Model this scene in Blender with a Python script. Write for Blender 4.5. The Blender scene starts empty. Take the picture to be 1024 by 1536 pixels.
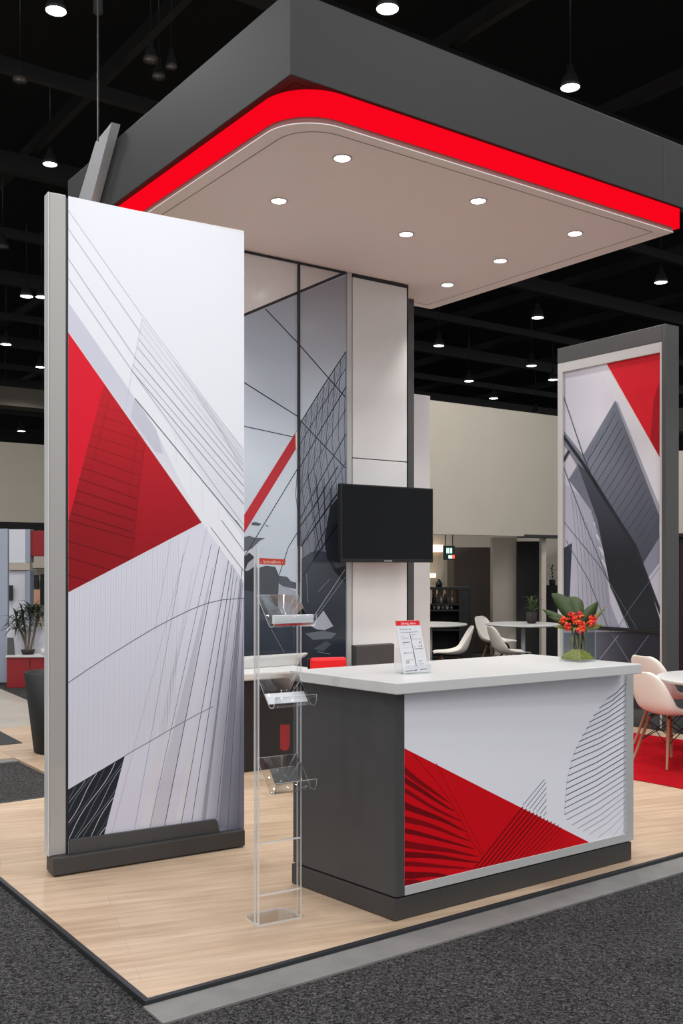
DL, HL, HA, SP, AMB, EXPO = 62.0, 380.0, 90.0, 170.0, .70, 0.3
import bpy, bmesh, math, random
from mathutils import Vector, Matrix
R = math.radians
rnd = random.Random(7)
scene = bpy.context.scene
col = scene.collection

# ------------------------------------------------------------------ camera
FPX, CX, HY, EYE = 1500.0, 512.0, 848.0, 1.56      # focal length in px, centre column, eye-level row, eye height
cam_d = bpy.data.cameras.new('camera'); cam = bpy.data.objects.new('camera', cam_d); col.objects.link(cam)
cam.location = (0, 0, EYE); cam.rotation_euler = (R(90), 0, 0)
cam_d.sensor_fit = 'VERTICAL'; cam_d.sensor_height = 36; cam_d.sensor_width = 24
cam_d.lens = FPX/1536*36; cam_d.shift_y = (HY-768)/1536
cam_d.clip_start = .05; cam_d.clip_end = 300
scene.camera = cam

# ------------------------------------------------------------------ measuring helpers
def V2(x, y): return Vector((x, y))
def ground(px, py, z=0.0):
    Y = (EYE-z)*FPX/(py-HY); return V2((px-CX)/FPX*Y, Y)
def at(px, py, Y): return Vector(((px-CX)/FPX*Y, Y, EYE-(py-HY)/FPX*Y))
def zat(py, Y): return EYE-(py-HY)/FPX*Y

class Frame:
    """upright plane: s runs along d, t runs backwards (away from the viewer), z up"""
    def __init__(s, o, d):
        s.o = V2(*o); s.d = V2(*d).normalized(); s.n = V2(-s.d.y, s.d.x)
    def pt(s, a, t, z):
        p = s.o + s.d*a + s.n*t; return Vector((p.x, p.y, z))
    def hit(s, px, py, t=0.0):
        o = s.o + s.n*t; k = (px-CX)/FPX
        a = (k*o.y - o.x)/(s.d.x - k*s.d.y)
        Y = o.y + s.d.y*a
        return a, zat(py, Y)
    def sx(s, px, t=0.0): return s.hit(px, HY, t)[0]
    def proj(s, a, t, z):
        p = s.pt(a, t, z); return CX+p.x/p.y*FPX, HY-(p.z-EYE)/p.y*FPX

# ------------------------------------------------------------------ materials
def lin(c):
    out = []
    for v in c[:3]:
        v = v/255.0; out.append(v/12.92 if v <= .04045 else ((v+.055)/1.055)**2.4)
    return tuple(out)+(1.0,)
MATS = {}
def mat(name, rgb, rough=.5, metal=0.0, spec=.5, noise=0.0, nscale=40.0, bump=0.0, emis=0.0, coat=0.0):
    if name in MATS: return MATS[name]
    m = bpy.data.materials.new(name); m.use_nodes = True
    nt = m.node_tree; b = nt.nodes['Principled BSDF']
    c = lin(rgb)
    b.inputs['Base Color'].default_value = c; b.inputs['Roughness'].default_value = rough
    b.inputs['Metallic'].default_value = metal; b.inputs['Specular IOR Level'].default_value = spec
    b.inputs['Coat Weight'].default_value = coat; b.inputs['Coat Roughness'].default_value = .08
    if emis:
        b.inputs['Emission Color'].default_value = c; b.inputs['Emission Strength'].default_value = emis
    if noise or bump:
        tc = nt.nodes.new('ShaderNodeTexCoord'); nz = nt.nodes.new('ShaderNodeTexNoise')
        nz.inputs['Scale'].default_value = nscale; nz.inputs['Detail'].default_value = 4
        nt.links.new(tc.outputs['Object'], nz.inputs['Vector'])
        if noise:
            rp = nt.nodes.new('ShaderNodeValToRGB')
            rp.color_ramp.elements[0].position = .3; rp.color_ramp.elements[1].position = .7
            rp.color_ramp.elements[0].color = tuple(v*(1-noise) for v in c[:3])+(1,)
            rp.color_ramp.elements[1].color = tuple(min(1, v*(1+noise)) for v in c[:3])+(1,)
            nt.links.new(nz.outputs['Fac'], rp.inputs['Fac']); nt.links.new(rp.outputs['Color'], b.inputs['Base Color'])
        if bump:
            bp = nt.nodes.new('ShaderNodeBump'); bp.inputs['Strength'].default_value = bump; bp.inputs['Distance'].default_value = .004
            nt.links.new(nz.outputs['Fac'], bp.inputs['Height']); nt.links.new(bp.outputs['Normal'], b.inputs['Normal'])
    MATS[name] = m; return m
def print_mat(name, rough=.4, spec=.22):
    m = bpy.data.materials.new(name); m.use_nodes = True; nt = m.node_tree; b = nt.nodes['Principled BSDF']
    a = nt.nodes.new('ShaderNodeVertexColor'); a.layer_name = 'ink'
    nt.links.new(a.outputs['Color'], b.inputs['Base Color'])
    b.inputs['Roughness'].default_value = rough; b.inputs['Specular IOR Level'].default_value = spec
    MATS[name] = m; return m
def clear_mat(name, tint=(.97, .98, .98), ior=1.45, white=0.0, base=0.0):
    m = bpy.data.materials.new(name); m.use_nodes = True; nt = m.node_tree; N = nt.nodes; L = nt.links
    for n in list(N): N.remove(n)
    out = N.new('ShaderNodeOutputMaterial'); tr = N.new('ShaderNodeBsdfTransparent'); gl = N.new('ShaderNodeBsdfGlossy')
    lw = N.new('ShaderNodeLayerWeight'); pw = N.new('ShaderNodeMath'); fr = N.new('ShaderNodeMath'); mx = N.new('ShaderNodeMixShader')
    tr.inputs['Color'].default_value = tint+(1,); gl.inputs['Roughness'].default_value = .03
    # Schlick reflectance, the same from both sides of a thin sheet
    lw.inputs['Blend'].default_value = .5; pw.operation = 'POWER'; pw.inputs[1].default_value = 4.5; fr.operation = 'MULTIPLY_ADD'
    L.new(lw.outputs['Facing'], pw.inputs[0]); L.new(pw.outputs[0], fr.inputs[0]); fr.inputs[1].default_value = .8; fr.inputs[2].default_value = ((ior-1)/(ior+1))**2
    L.new(fr.outputs[0], mx.inputs[0]); L.new(tr.outputs[0], mx.inputs[1]); L.new(gl.outputs[0], mx.inputs[2])
    last = mx
    if white:
        df = N.new('ShaderNodeBsdfTranslucent'); df2 = N.new('ShaderNodeBsdfDiffuse'); m1 = N.new('ShaderNodeMixShader'); m2 = N.new('ShaderNodeMixShader')
        df.inputs['Color'].default_value = (.92, .93, .94, 1); df2.inputs['Color'].default_value = (.92, .93, .94, 1)
        m1.inputs[0].default_value = .5; L.new(df.outputs[0], m1.inputs[1]); L.new(df2.outputs[0], m1.inputs[2])
        m2.inputs[0].default_value = white; L.new(mx.outputs[0], m2.inputs[1]); L.new(m1.outputs[0], m2.inputs[2]); last = m2
    L.new(last.outputs[0], out.inputs[0]); MATS[name] = m; return m

def wood_floor(name, ang, tone=1.0):
    m = bpy.data.materials.new(name); m.use_nodes = True; nt = m.node_tree; N = nt.nodes; L = nt.links; b = N['Principled BSDF']
    tc = N.new('ShaderNodeTexCoord'); mp = N.new('ShaderNodeMapping'); mp.inputs['Rotation'].default_value = (0, 0, -ang)
    L.new(tc.outputs['Object'], mp.inputs['Vector'])
    br = N.new('ShaderNodeTexBrick'); br.inputs['Scale'].default_value = 1; br.inputs['Brick Width'].default_value = 1.25
    br.inputs['Row Height'].default_value = .15; br.inputs['Mortar Size'].default_value = .0012; br.inputs['Mortar Smooth'].default_value = .3
    br.offset = .37; br.inputs['Bias'].default_value = 0
    br.inputs['Color1'].default_value = lin((202, 178, 154)); br.inputs['Color2'].default_value = lin((190, 164, 139)); br.inputs['Mortar'].default_value = lin((176, 150, 125))
    L.new(mp.outputs[0], br.inputs['Vector'])
    m2 = N.new('ShaderNodeMapping'); m2.inputs['Scale'].default_value = (1.1, 15, 1); L.new(mp.outputs[0], m2.inputs['Vector'])
    nz = N.new('ShaderNodeTexNoise'); nz.inputs['Scale'].default_value = 1.5; nz.inputs['Detail'].default_value = 7; nz.inputs['Roughness'].default_value = .62
    L.new(m2.outputs[0], nz.inputs['Vector'])
    rp = N.new('ShaderNodeValToRGB'); e = rp.color_ramp.elements
    e[0].position = .3; e[0].color = (.74, .70, .66, 1); e[1].position = .72; e[1].color = (1.12, 1.12, 1.12, 1)
    L.new(nz.outputs['Fac'], rp.inputs['Fac'])
    mx = N.new('ShaderNodeMix'); mx.data_type = 'RGBA'; mx.blend_type = 'MULTIPLY'; mx.inputs[0].default_value = 1
    L.new(br.outputs['Color'], mx.inputs[6]); L.new(rp.outputs['Color'], mx.inputs[7])
    L.new(mx.outputs[2], b.inputs['Base Color']); b.inputs['Roughness'].default_value = .36; b.inputs['Specular IOR Level'].default_value = .4
    MATS[name] = m; return m
def carpet(name, dark, light, scale=130):
    m = bpy.data.materials.new(name); m.use_nodes = True; nt = m.node_tree; N = nt.nodes; L = nt.links; b = N['Principled BSDF']
    tc = N.new('ShaderNodeTexCoord'); nz = N.new('ShaderNodeTexNoise'); nz.inputs['Scale'].default_value = scale; nz.inputs['Detail'].default_value = 3
    nz.inputs['Distortion'].default_value = 1.3
    L.new(tc.outputs['Object'], nz.inputs['Vector'])
    rp = N.new('ShaderNodeValToRGB'); e = rp.color_ramp.elements
    e[0].position = .42; e[0].color = lin(dark); e[1].position = .68; e[1].color = lin(light)
    L.new(nz.outputs['Fac'], rp.inputs['Fac'])
    n2 = N.new('ShaderNodeTexNoise'); n2.inputs['Scale'].default_value = 2.5; L.new(tc.outputs['Object'], n2.inputs['Vector'])
    r2 = N.new('ShaderNodeValToRGB'); r2.color_ramp.elements[0].color = (.8, .8, .8, 1); r2.color_ramp.elements[1].color = (1.2, 1.2, 1.2, 1)
    L.new(n2.outputs['Fac'], r2.inputs['Fac'])
    mx = N.new('ShaderNodeMix'); mx.data_type = 'RGBA'; mx.blend_type = 'MULTIPLY'; mx.inputs[0].default_value = 1
    L.new(rp.outputs['Color'], mx.inputs[6]); L.new(r2.outputs['Color'], mx.inputs[7]); L.new(mx.outputs[2], b.inputs['Base Color'])
    bp = N.new('ShaderNodeBump'); bp.inputs['Strength'].default_value = .8; bp.inputs['Distance'].default_value = .01
    L.new(nz.outputs['Fac'], bp.inputs['Height']); L.new(bp.outputs['Normal'], b.inputs['Normal'])
    b.inputs['Roughness'].default_value = .95; b.inputs['Specular IOR Level'].default_value = .1
    MATS[name] = m; return m

M = dict(
    charcoal=mat('charcoal_laminate', (66, 65, 66), .5, noise=.03, nscale=90),
    fascia=mat('charcoal_fascia', (32, 31, 31), .6, noise=.04, nscale=3),
    plinth=mat('plinth_dark', (58, 56, 55), .5),
    white=mat('white_laminate', (207, 206, 205), .35, spec=.4),
    soffit=mat('white_soffit', (250, 243, 242), .6, noise=.01, nscale=20),
    panelwhite=mat('white_wall_panel', (228, 227, 227), .4),
    postgrey=mat('warm_grey_post', (170, 166, 163), .45, metal=.15),
    silver=mat('silver_anodised', (196, 196, 196), .4, metal=.25),
    brushed=mat('brushed_aluminium', (190, 190, 192), .35, metal=.35, noise=.08, nscale=60),
    dark=mat('dark_aluminium', (48, 50, 54), .4, metal=.3),
    grey=mat('grey_aluminium', (88, 88, 88), .45, metal=.3),
    black=mat('black_plastic', (22, 22, 24), .4),
    screen=mat('tv_screen', (8, 9, 12), .1, spec=.16),
    redlight=mat('red_led_band', (255, 6, 28), .5, emis=.74, spec=0),
    edgeshade=mat('rose_painted_shade', (138, 92, 88), .6),  # shade and red glow put into the base colour
    lamp=mat('lamp_glow', (255, 252, 245), .5, emis=14),
    lampoff=mat('lamp_glass_off', (150, 145, 140), .15, metal=.4),
    housing=mat('lamp_housing', (84, 82, 80), .4, metal=.5),
    darkred=mat('dark_red_panel', (140, 14, 24), .5),
    cream=mat('cream_wall', (192, 184, 170), .8, noise=.02, nscale=2),
    duct=mat('beige_duct', (128, 120, 108), .8),
    creamdim=mat('taupe_wall', (182, 172, 160), .8, noise=.03, nscale=2),
    brown=mat('brown_partition', (84, 75, 68), .8),
    blackwall=mat('black_wall', (24, 23, 23), .8),
    ceiling=mat('black_ceiling', (17, 16, 16), .9),
    beam=mat('ceiling_steel', (56, 54, 53), .5, metal=.3),
    red=mat('red_panel', (196, 22, 34), .45),
    redseat=mat('red_upholstery', (235, 14, 24), .5),
    rug=carpet('red_rug', (168, 6, 20), (204, 18, 34), 220),
    chairshell=mat('white_chair_shell', (238, 232, 224), .4),
    legwood=mat('chair_leg_wood', (148, 100, 74), .5),
    wire=mat('chair_wire', (28, 26, 25), .4, metal=.5),
    strip=mat('grey_floor_strip', (122, 120, 118), .6, noise=.1, nscale=8),
    lino=mat('grey_hall_floor', (168, 160, 150), .4, noise=.1, nscale=3),
    mat_=mat('charcoal_mat', (52, 52, 54), .9, noise=.2, nscale=200),
    leaf=mat('leaf_green', (54, 70, 26), .5, noise=.25, nscale=30),
    leaf2=mat('leaf_olive', (112, 118, 52), .5, noise=.25, nscale=60),
    darkleaf=mat('leaf_dark', (44, 52, 36), .5, noise=.3, nscale=30),
    moss=mat('moss', (140, 142, 62), .9, noise=.45, nscale=120, bump=.8),
    soil=mat('dark_pot', (44, 38, 34), .8, noise=.3, nscale=60),
    petal=mat('petal_red', (214, 34, 30), .6, noise=.25, nscale=150),
    petal2=mat('petal_orange', (236, 96, 34), .6, noise=.2, nscale=150),
    trunk=mat('plant_trunk', (84, 74, 62), .8),
    paper=mat('paper_white', (208, 208, 212), .7),
    frost=mat('frosted_panel', (150, 158, 174), .3, spec=.5),
    palewall=mat('pale_blue_white', (214, 214, 224), .7),
    exitg=mat('sign_green_white', (190, 255, 214), .5, emis=1.6),
    exitr=mat('sign_red', (255, 80, 50), .5, emis=1.6),
    signbody=mat('sign_body', (24, 52, 52), .5),
    warm=mat('warm_shelf_back', (210, 160, 130), .7),
    joint=mat('joint_line', (120, 108, 96), .7),
    cable=mat('steel_cable', (60, 60, 60), .5, metal=.5),
)
M['redlight'].node_tree.nodes['Principled BSDF'].inputs['Base Color'].default_value = lin((60, 0, 6))
M['wood'] = wood_floor('pale_wood_planks', R(20))
M['carpet'] = carpet('charcoal_carpet', (29, 28, 29), (98, 96, 96), 88)
M['ink'] = print_mat('printed_ink'); M['inkgloss'] = print_mat('printed_ink_gloss', .16, .5)
M['clear'] = clear_mat('clear_acrylic'); M['edge'] = clear_mat('acrylic_edge', white=.75)
M['glass'] = clear_mat('vase_glass', (.93, .96, .96), 1.5); M['glassedge'] = clear_mat('vase_glass_edge', (.8, .85, .85), 1.5, white=.3)

# ------------------------------------------------------------------ object helpers
WORLD = {}
def tag(o, label=None, cat=None, group=None, kind=None):
    if label: o['label'] = label
    if cat: o['category'] = cat
    if group: o['group'] = group
    if kind: o['kind'] = kind
    return o
def thing(name, label, cat, loc=(0, 0, 0), group=None):
    o = bpy.data.objects.new(name, None); col.objects.link(o); o.empty_display_size = .1
    o.location = loc; WORLD[o.name] = Vector(loc); return tag(o, label, cat, group)
class MB:
    def __init__(s): s.v = []; s.f = []; s.m = []; s.smooth = set()
    def face(s, idx, mi=0, smooth=False):
        if smooth: s.smooth.add(len(s.f))
        s.f.append(list(idx)); s.m.append(mi)
    def prism(s, poly, z0, z1, mi=0, side=None):
        n = len(poly); b = len(s.v); side = mi if side is None else side
        ar = sum(poly[i][0]*poly[(i+1) % n][1]-poly[(i+1) % n][0]*poly[i][1] for i in range(n))
        if ar < 0: poly = list(reversed(poly))
        s.v += [Vector((p[0], p[1], z0)) for p in poly]+[Vector((p[0], p[1], z1)) for p in poly]
        s.face([b+i for i in reversed(range(n))], mi); s.face([b+n+i for i in range(n)], mi)
        for i in range(n): s.face([b+i, b+(i+1) % n, b+n+(i+1) % n, b+n+i], side)
        return s
    def box(s, F, s0, s1, t0, t1, z0, z1, mi=0, edge=None):
        """edge: material of the small faces around the two largest ones"""
        b = len(s.v)
        for z in (z0, z1):
            for (a, t) in ((s0, t0), (s1, t0), (s1, t1), (s0, t1)): s.v.append(F.pt(a, t, z))
        ds, dt, dz = abs(s1-s0), abs(t1-t0), abs(z1-z0)
        q = [((3, 2, 1, 0), ds*dt), ((4, 5, 6, 7), ds*dt), ((0, 1, 5, 4), ds*dz), ((2, 3, 7, 6), ds*dz), ((1, 2, 6, 5), dt*dz), ((3, 0, 4, 7), dt*dz)]
        big = max(a for _, a in q)
        for idx, a in q: s.face([b+i for i in idx], mi if edge is None or a > big*.999 else edge)
        return s
    def slab(s, pts, nrm, th, mi=0, edge=None):
        """flat polygon pts extruded by th along nrm"""
        n = len(pts); b = len(s.v); nrm = Vector(nrm).normalized(); edge = mi if edge is None else edge
        s.v += [Vector(p) for p in pts]+[Vector(p)+nrm*th for p in pts]
        s.face([b+i for i in range(n)], mi); s.face([b+n+i for i in reversed(range(n))], mi)
        for i in range(n): s.face([b+i, b+n+i, b+n+(i+1) % n, b+(i+1) % n], edge)
        return s
    def tube(s, pts, r, seg=8, mi=0, cap=True):
        pts = [Vector(p) for p in pts]; rr = r if isinstance(r, (list, tuple)) else [r]*len(pts); rings = []
        for i, p in enumerate(pts):
            d = (pts[min(i+1, len(pts)-1)]-pts[max(i-1, 0)]).normalized()
            a = Vector((0, 0, 1)) if abs(d.z) < .9 else Vector((1, 0, 0))
            x = d.cross(a).normalized(); y = d.cross(x)
            rings.append([len(s.v)+k for k in range(seg)])
            s.v += [p+(x*math.cos(2*math.pi*k/seg)+y*math.sin(2*math.pi*k/seg))*rr[i] for k in range(seg)]
        for A, B in zip(rings, rings[1:]):
            for k in range(seg): s.face([A[k], A[(k+1) % seg], B[(k+1) % seg], B[k]], mi, True)
        if cap: s.face(list(rings[0]), mi); s.face(list(reversed(rings[-1])), mi)
        return s
    def lathe(s, prof, c=(0, 0, 0), seg=24, mi=0, smooth=True, cap=True):
        c = Vector(c); rings = []
        for r, z in prof:
            rings.append([len(s.v)+k for k in range(seg)])
            s.v += [c+Vector((r*math.cos(2*math.pi*k/seg), r*math.sin(2*math.pi*k/seg), z)) for k in range(seg)]
        for A, B in zip(rings, rings[1:]):
            for k in range(seg): s.face([A[k], A[(k+1) % seg], B[(k+1) % seg], B[k]], mi, smooth)
        if cap: s.face(list(reversed(rings[0])), mi); s.face(list(rings[-1]), mi)
        return s
    def ball(s, c, rx, ry, rz, mi=0, seg=8, rows=5, rot=None):
        c = Vector(c); b = len(s.v); rings = []
        for j in range(1, rows):
            th = math.pi*j/rows; rings.append([len(s.v)+k for k in range(seg)])
            for k in range(seg):
                p = Vector((rx*math.sin(th)*math.cos(2*math.pi*k/seg), ry*math.sin(th)*math.sin(2*math.pi*k/seg), rz*math.cos(th)))
                s.v.append(c+(rot@p if rot else p))
        p = Vector((0, 0, rz)); t = len(s.v); s.v += [c+(rot@p if rot else p), c-(rot@p if rot else p)]
        for A, B in zip(rings, rings[1:]):
            for k in range(seg): s.face([A[k], B[k], B[(k+1) % seg], A[(k+1) % seg]], mi, True)
        for k in range(seg): s.face([t, rings[0][k], rings[0][(k+1) % seg]], mi, True); s.face([t+1, rings[-1][(k+1) % seg], rings[-1][k]], mi, True)
        return s
    def leaf(s, pts, w, mi=0, fold=.25, side=None, th=.0012):
        """lance-shaped blade along the polyline pts, widest in the middle, closed underside"""
        pts = [Vector(p) for p in pts]; n = len(pts); rows = []
        for i, p in enumerate(pts):
            d = (pts[min(i+1, n-1)]-pts[max(i-1, 0)]).normalized()
            x = (side or d.cross(Vector((0, 0, 1)))); x = Vector(x)
            if x.length < .05: x = Vector((1, 0, 0))
            x.normalize(); up = x.cross(d).normalized()
            k = i/(n-1); hw = w*math.sin(math.pi*min(1, .06+k*.94))**.8
            b = len(s.v)
            s.v += [p-x*hw+up*hw*fold, p-up*0, p+x*hw+up*hw*fold, p-x*hw*.95+up*(hw*fold-th), p-up*th, p+x*hw*.95+up*(hw*fold-th)]
            rows.append(b)
        for a, b in zip(rows, rows[1:]):
            s.face([a, a+1, b+1, b], mi, True); s.face([a+1, a+2, b+2, b+1], mi, True)
            s.face([a+3, b+3, b+4, a+4], mi, True); s.face([a+4, b+4, b+5, a+5], mi, True)
            s.face([a, b, b+3, a+3], mi); s.face([a+2, a+5, b+5, b+2], mi)
        return s
    def build(s, name, mats, parent=None, bevel=0.0, seg=2, origin=None):
        me = bpy.data.meshes.new(name)
        if parent is not None: off = WORLD.get(parent.name, Vector((0, 0, 0)))
        elif origin is not None: off = Vector(origin)
        else:
            lo = [min(v[i] for v in s.v) for i in range(3)]; hi = [max(v[i] for v in s.v) for i in range(3)]
            off = Vector(((lo[0]+hi[0])/2, (lo[1]+hi[1])/2, lo[2]))
        me.from_pydata([tuple(v-off) for v in s.v], [], s.f)
        if not isinstance(mats, (list, tuple)): mats = [mats]
        for m in mats: me.materials.append(m)
        for i, p in enumerate(me.polygons):
            p.material_index = s.m[i]; p.use_smooth = i in s.smooth
        me.update(); o = bpy.data.objects.new(name, me); col.objects.link(o)
        if parent is not None: o.parent = parent; WORLD[o.name] = off
        else: o.location = off; WORLD[o.name] = off
        if bevel:
            b = o.modifiers.new('bevel', 'BEVEL'); b.width = bevel; b.segments = seg; b.limit_method = 'ANGLE'; b.angle_limit = R(40)
        return o
def box_part(name, m, parent, F, s0, s1, t0, t1, z0, z1, bevel=.002, edge=None):
    return MB().box(F, s0, s1, t0, t1, z0, z1, 0, edge).build(name, m, parent, bevel)
def struct(o): o['kind'] = 'structure'; return o
def copy_tree(o, parent=None):
    c = o.copy(); col.objects.link(c)
    if parent is not None: c.parent = parent
    for ch in [x for x in bpy.data.objects if x.parent == o]: copy_tree(ch, c)
    return c

# printed artwork: flat shapes of ink on a panel, measured on the photograph and laid on the panel's own plane
class Print:
    def __init__(s, F, t, step=.00025, gain=1.0): s.gain = gain; s.F = F; s.t = t; s.step = step; s.v = []; s.f = []; s.c = []
    def _add(s, pts2, colf, layer, cell):
        bm = bmesh.new(); vs = [bm.verts.new((x, y, 0)) for x, y in pts2]; bm.faces.new(vs)
        if cell:
            cx, cy = cell
            x0, x1 = min(p[0] for p in pts2), max(p[0] for p in pts2); y0, y1 = min(p[1] for p in pts2), max(p[1] for p in pts2)
            for (a0, a1, c, no) in ((x0, x1, cx, (1, 0, 0)), (y0, y1, cy, (0, 1, 0))):
                k = a0+c
                while k < a1-.01:
                    bmesh.ops.bisect_plane(bm, geom=bm.verts[:]+bm.edges[:]+bm.faces[:], plane_co=(k, 0, 0) if no[0] else (0, k, 0), plane_no=no)
                    k += c
        bmesh.ops.triangulate(bm, faces=bm.faces[:])
        bm.verts.index_update(); b = len(s.v); t = s.t-layer*s.step
        for v in bm.verts:
            a, z = s.F.hit(v.co.x, v.co.y, t); s.v.append(s.F.pt(a, t, z))
            s.c.append(lin(colf(v.co.x, v.co.y)) if callable(colf) else lin(colf))
        for f in bm.faces: s.f.append([b+v.index for v in f.verts])
        bm.free()
    def poly(s, pts, c, layer=1, cell=None): s._add(pts, c, layer, cell)
    def line(s, pts, w, c, layer=3):
        for (x0, y0), (x1, y1) in zip(pts, pts[1:]):
            L = math.hypot(x1-x0, y1-y0) or 1; nx, ny = -(y1-y0)/L*w/2, (x1-x0)/L*w/2
            s._add([(x0+nx, y0+ny), (x1+nx, y1+ny), (x1-nx, y1-ny), (x0-nx, y0-ny)], c, layer, None)
    def text(s, txt, x, y, h, c, layer=4, skew=0.0, slope=0.0, width=None):
        cu = bpy.data.curves.new('t', 'FONT'); cu.body = txt; cu.size = 1; cu.resolution_u = 2
        o = bpy.data.objects.new('t', cu); col.objects.link(o); dg = bpy.context.evaluated_depsgraph_get()
        me = bpy.data.meshes.new_from_object(o.evaluated_get(dg)); bpy.data.objects.remove(o); bpy.data.curves.remove(cu)
        if not me.vertices: return
        W = max(v.co.x for v in me.vertices); kx = (width/W) if width else h
        b = len(s.v); t = s.t-layer*s.step
        for v in me.vertices:
            X = x+v.co.x*kx+v.co.y*h*skew; Y = y-v.co.y*h+v.co.x*kx*slope
            a, z = s.F.hit(X, Y, t); s.v.append(s.F.pt(a, t, z)); s.c.append(lin(c))
        for p in me.polygons: s.f.append([b+i for i in p.vertices])
        bpy.data.meshes.remove(me)
    def build(s, name, parent, m):
        off = WORLD[parent.name]; me = bpy.data.meshes.new(name)
        nv = s.F.n  # faces must look towards the viewer
        fs = []
        for f in s.f:
            a, b, c = s.v[f[0]], s.v[f[1]], s.v[f[2]]; n = (b-a).cross(c-a)
            fs.append(f if n.x*nv.x+n.y*nv.y < 0 else list(reversed(f)))
        me.from_pydata([tuple(v-off) for v in s.v], [], fs); me.materials.append(m)
        ca = me.color_attributes.new('ink', 'FLOAT_COLOR', 'POINT')
        for i, c in enumerate(s.c): ca.data[i].color = tuple(k*min(s.gain, .88/max(c[:3])) for k in c[:3])+(1,)
        me.update(); o = bpy.data.objects.new(name, me); col.objects.link(o); o.parent = parent; WORLD[o.name] = off; return o
def clipseg(p, q, poly):
    """part of segment p-q inside a convex polygon"""
    n = len(poly); ar = sum(poly[i][0]*poly[(i+1) % n][1]-poly[(i+1) % n][0]*poly[i][1] for i in range(n)); sg = 1 if ar > 0 else -1
    t0, t1 = 0.0, 1.0; d = (q[0]-p[0], q[1]-p[1])
    for i in range(n):
        a, b = poly[i], poly[(i+1) % n]; e = (b[0]-a[0], b[1]-a[1]); nx, ny = -e[1]*sg, e[0]*sg
        num = (p[0]-a[0])*nx+(p[1]-a[1])*ny; den = d[0]*nx+d[1]*ny
        if abs(den) < 1e-9:
            if num < 0: return None
            continue
        t = -num/den
        if den > 0: t0 = max(t0, t)
        else: t1 = min(t1, t)
    if t1-t0 < 1e-4: return None
    return (p[0]+d[0]*t0, p[1]+d[1]*t0), (p[0]+d[0]*t1, p[1]+d[1]*t1)
def mix(a, b, k): k = max(0, min(1, k)); return tuple(a[i]*(1-k)+b[i]*k for i in range(3))
def lerp(a, b, k): return a+(b-a)*k

U = V2(.812, .584).normalized(); W = V2(-.584, .812).normalized()    # the stand's two directions on plan
# ================================================================== FLOORS
C0 = V2(-.696, 3.6)
def PF(u, v): return C0+U*u+W*v
fl = MB().prism([(-40, -14), (40, -14), (40, 75), (-40, 75)], -.12, -.02).build('floor', M['carpet']); struct(fl)
deck_pts = [PF(0, 0), PF(6.4, 0), PF(6.4, 5.6), PF(1.05, 5.6), PF(1.05, 3.29), PF(0, 3.29)]
raised = thing('raised_floor', 'pale wood plank raised floor under the stand, black edging', 'flooring', (C0.x, C0.y, -.02))
MB().prism(deck_pts, -.0199, 0).build('planking', M['wood'], raised)
def edge_bar(a, b, w, n, z0, z1, name, m, parent):
    return MB().prism([a, b, b+n*w, a+n*w], z0, z1).build(name, m, parent, .002)
edge_bar(PF(-.022, -.022), PF(6.4, -.022), .0218, W, -.0199, .004, 'edge_band', M['dark'], raised)
edge_bar(PF(-.022, 0), PF(-.022, 3.29), .0218, U, -.0199, .004, 'edge_band', M['dark'], raised)
edge_bar(PF(-.022, 3.2902), PF(1.05, 3.2902), .022, W, -.0199, .004, 'edge_band', M['dark'], raised)
strip = MB().prism([PF(-.03, -.185), PF(6.4, -.185), PF(6.4, -.0225), PF(-.03, -.0225)], -.0199, -.012).build('floor_strip', M['strip'])
tag(strip, 'narrow grey strip laid between the wood floor edge and the dark carpet', 'floor strip')
# neighbouring stand's floor, left
Fn = Frame((-2.7, 8.05), (.812, .584))
n0 = ground(66, 1131); nd = U
nb = thing('neighbouring_floor', 'pale wood floor of the stand beyond the carpet aisle at left', 'flooring', (n0.x, n0.y, -.02))
MB().prism([n0-nd*5, n0+nd*.9, n0+nd*.9+W*1.6, n0-nd*5+W*1.2], -.0199, -.004).build('planking', M['wood'], nb)
MB().prism([n0-nd*5-W*.12, n0+nd*.9-W*.12, n0+nd*.9-W*.001, n0-nd*5-W*.001], -.0199, -.008).build('edge_strip', M['strip'], nb)
hf = MB().prism([n0-nd*6+W*1.25, n0+nd*.9+W*1.65, n0+nd*1.5+W*12, n0-nd*9+W*12], -.0199, -.012).build('hall_flooring', M['lino']); tag(hf, 'shiny grey hall flooring behind the black planter', 'flooring')
mt = MB().prism([ground(-60, 1106, .0), ground(-10, 1092, 0), ground(34, 1115, 0), ground(-30, 1121, 0)], -.0038, .004).build('floor_mat', M['mat_']); tag(mt, 'charcoal mat lying on the neighbouring wood floor, far left', 'mat')

# ================================================================== CANOPY
S = 1.18
CC = V2(-.218*S, 4.739*S)
def PC(u, v): return CC+U*u+W*v
ZS, ZR0, ZR1, ZT = 4.085, 4.126, 4.275, 4.75
LU, LV = 3.457, 2.797
def rounded(u0, v0, u1, v1, r, n=14):
    pts = []
    for k in range(n+1):
        a = math.pi*1.5-k/n*math.pi/2      # from -v side round to -u side
        pts.append(PC(u0+r+r*math.cos(a), v0+r+r*math.sin(a)))
    return pts+[PC(u0, v1), PC(u1, v1), PC(u1, v0)]
cn = PC(LU/2, LV/2)
can = thing('canopy', 'dark grey overhead canopy with glowing red band and white underside', 'canopy', (cn.x, cn.y, ZS))
MB().prism(rounded(0, 0, LU-.04, LV, .31), ZS, ZS+.006).build('soffit', M['soffit'], can)
MB().prism(rounded(.004, .004, LU-.044, LV-.004, .306), ZS+.0062, ZR0-.001).build('edge_band', M['edgeshade'], can)  # rose tone paints in the shaded, red-lit gap along the soffit edge
MB().prism(rounded(-.012, -.012, LU+.02, LV-.02, .32), ZR0, ZR1-.001).build('light_band', M['redlight'], can)
g = MB()
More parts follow.
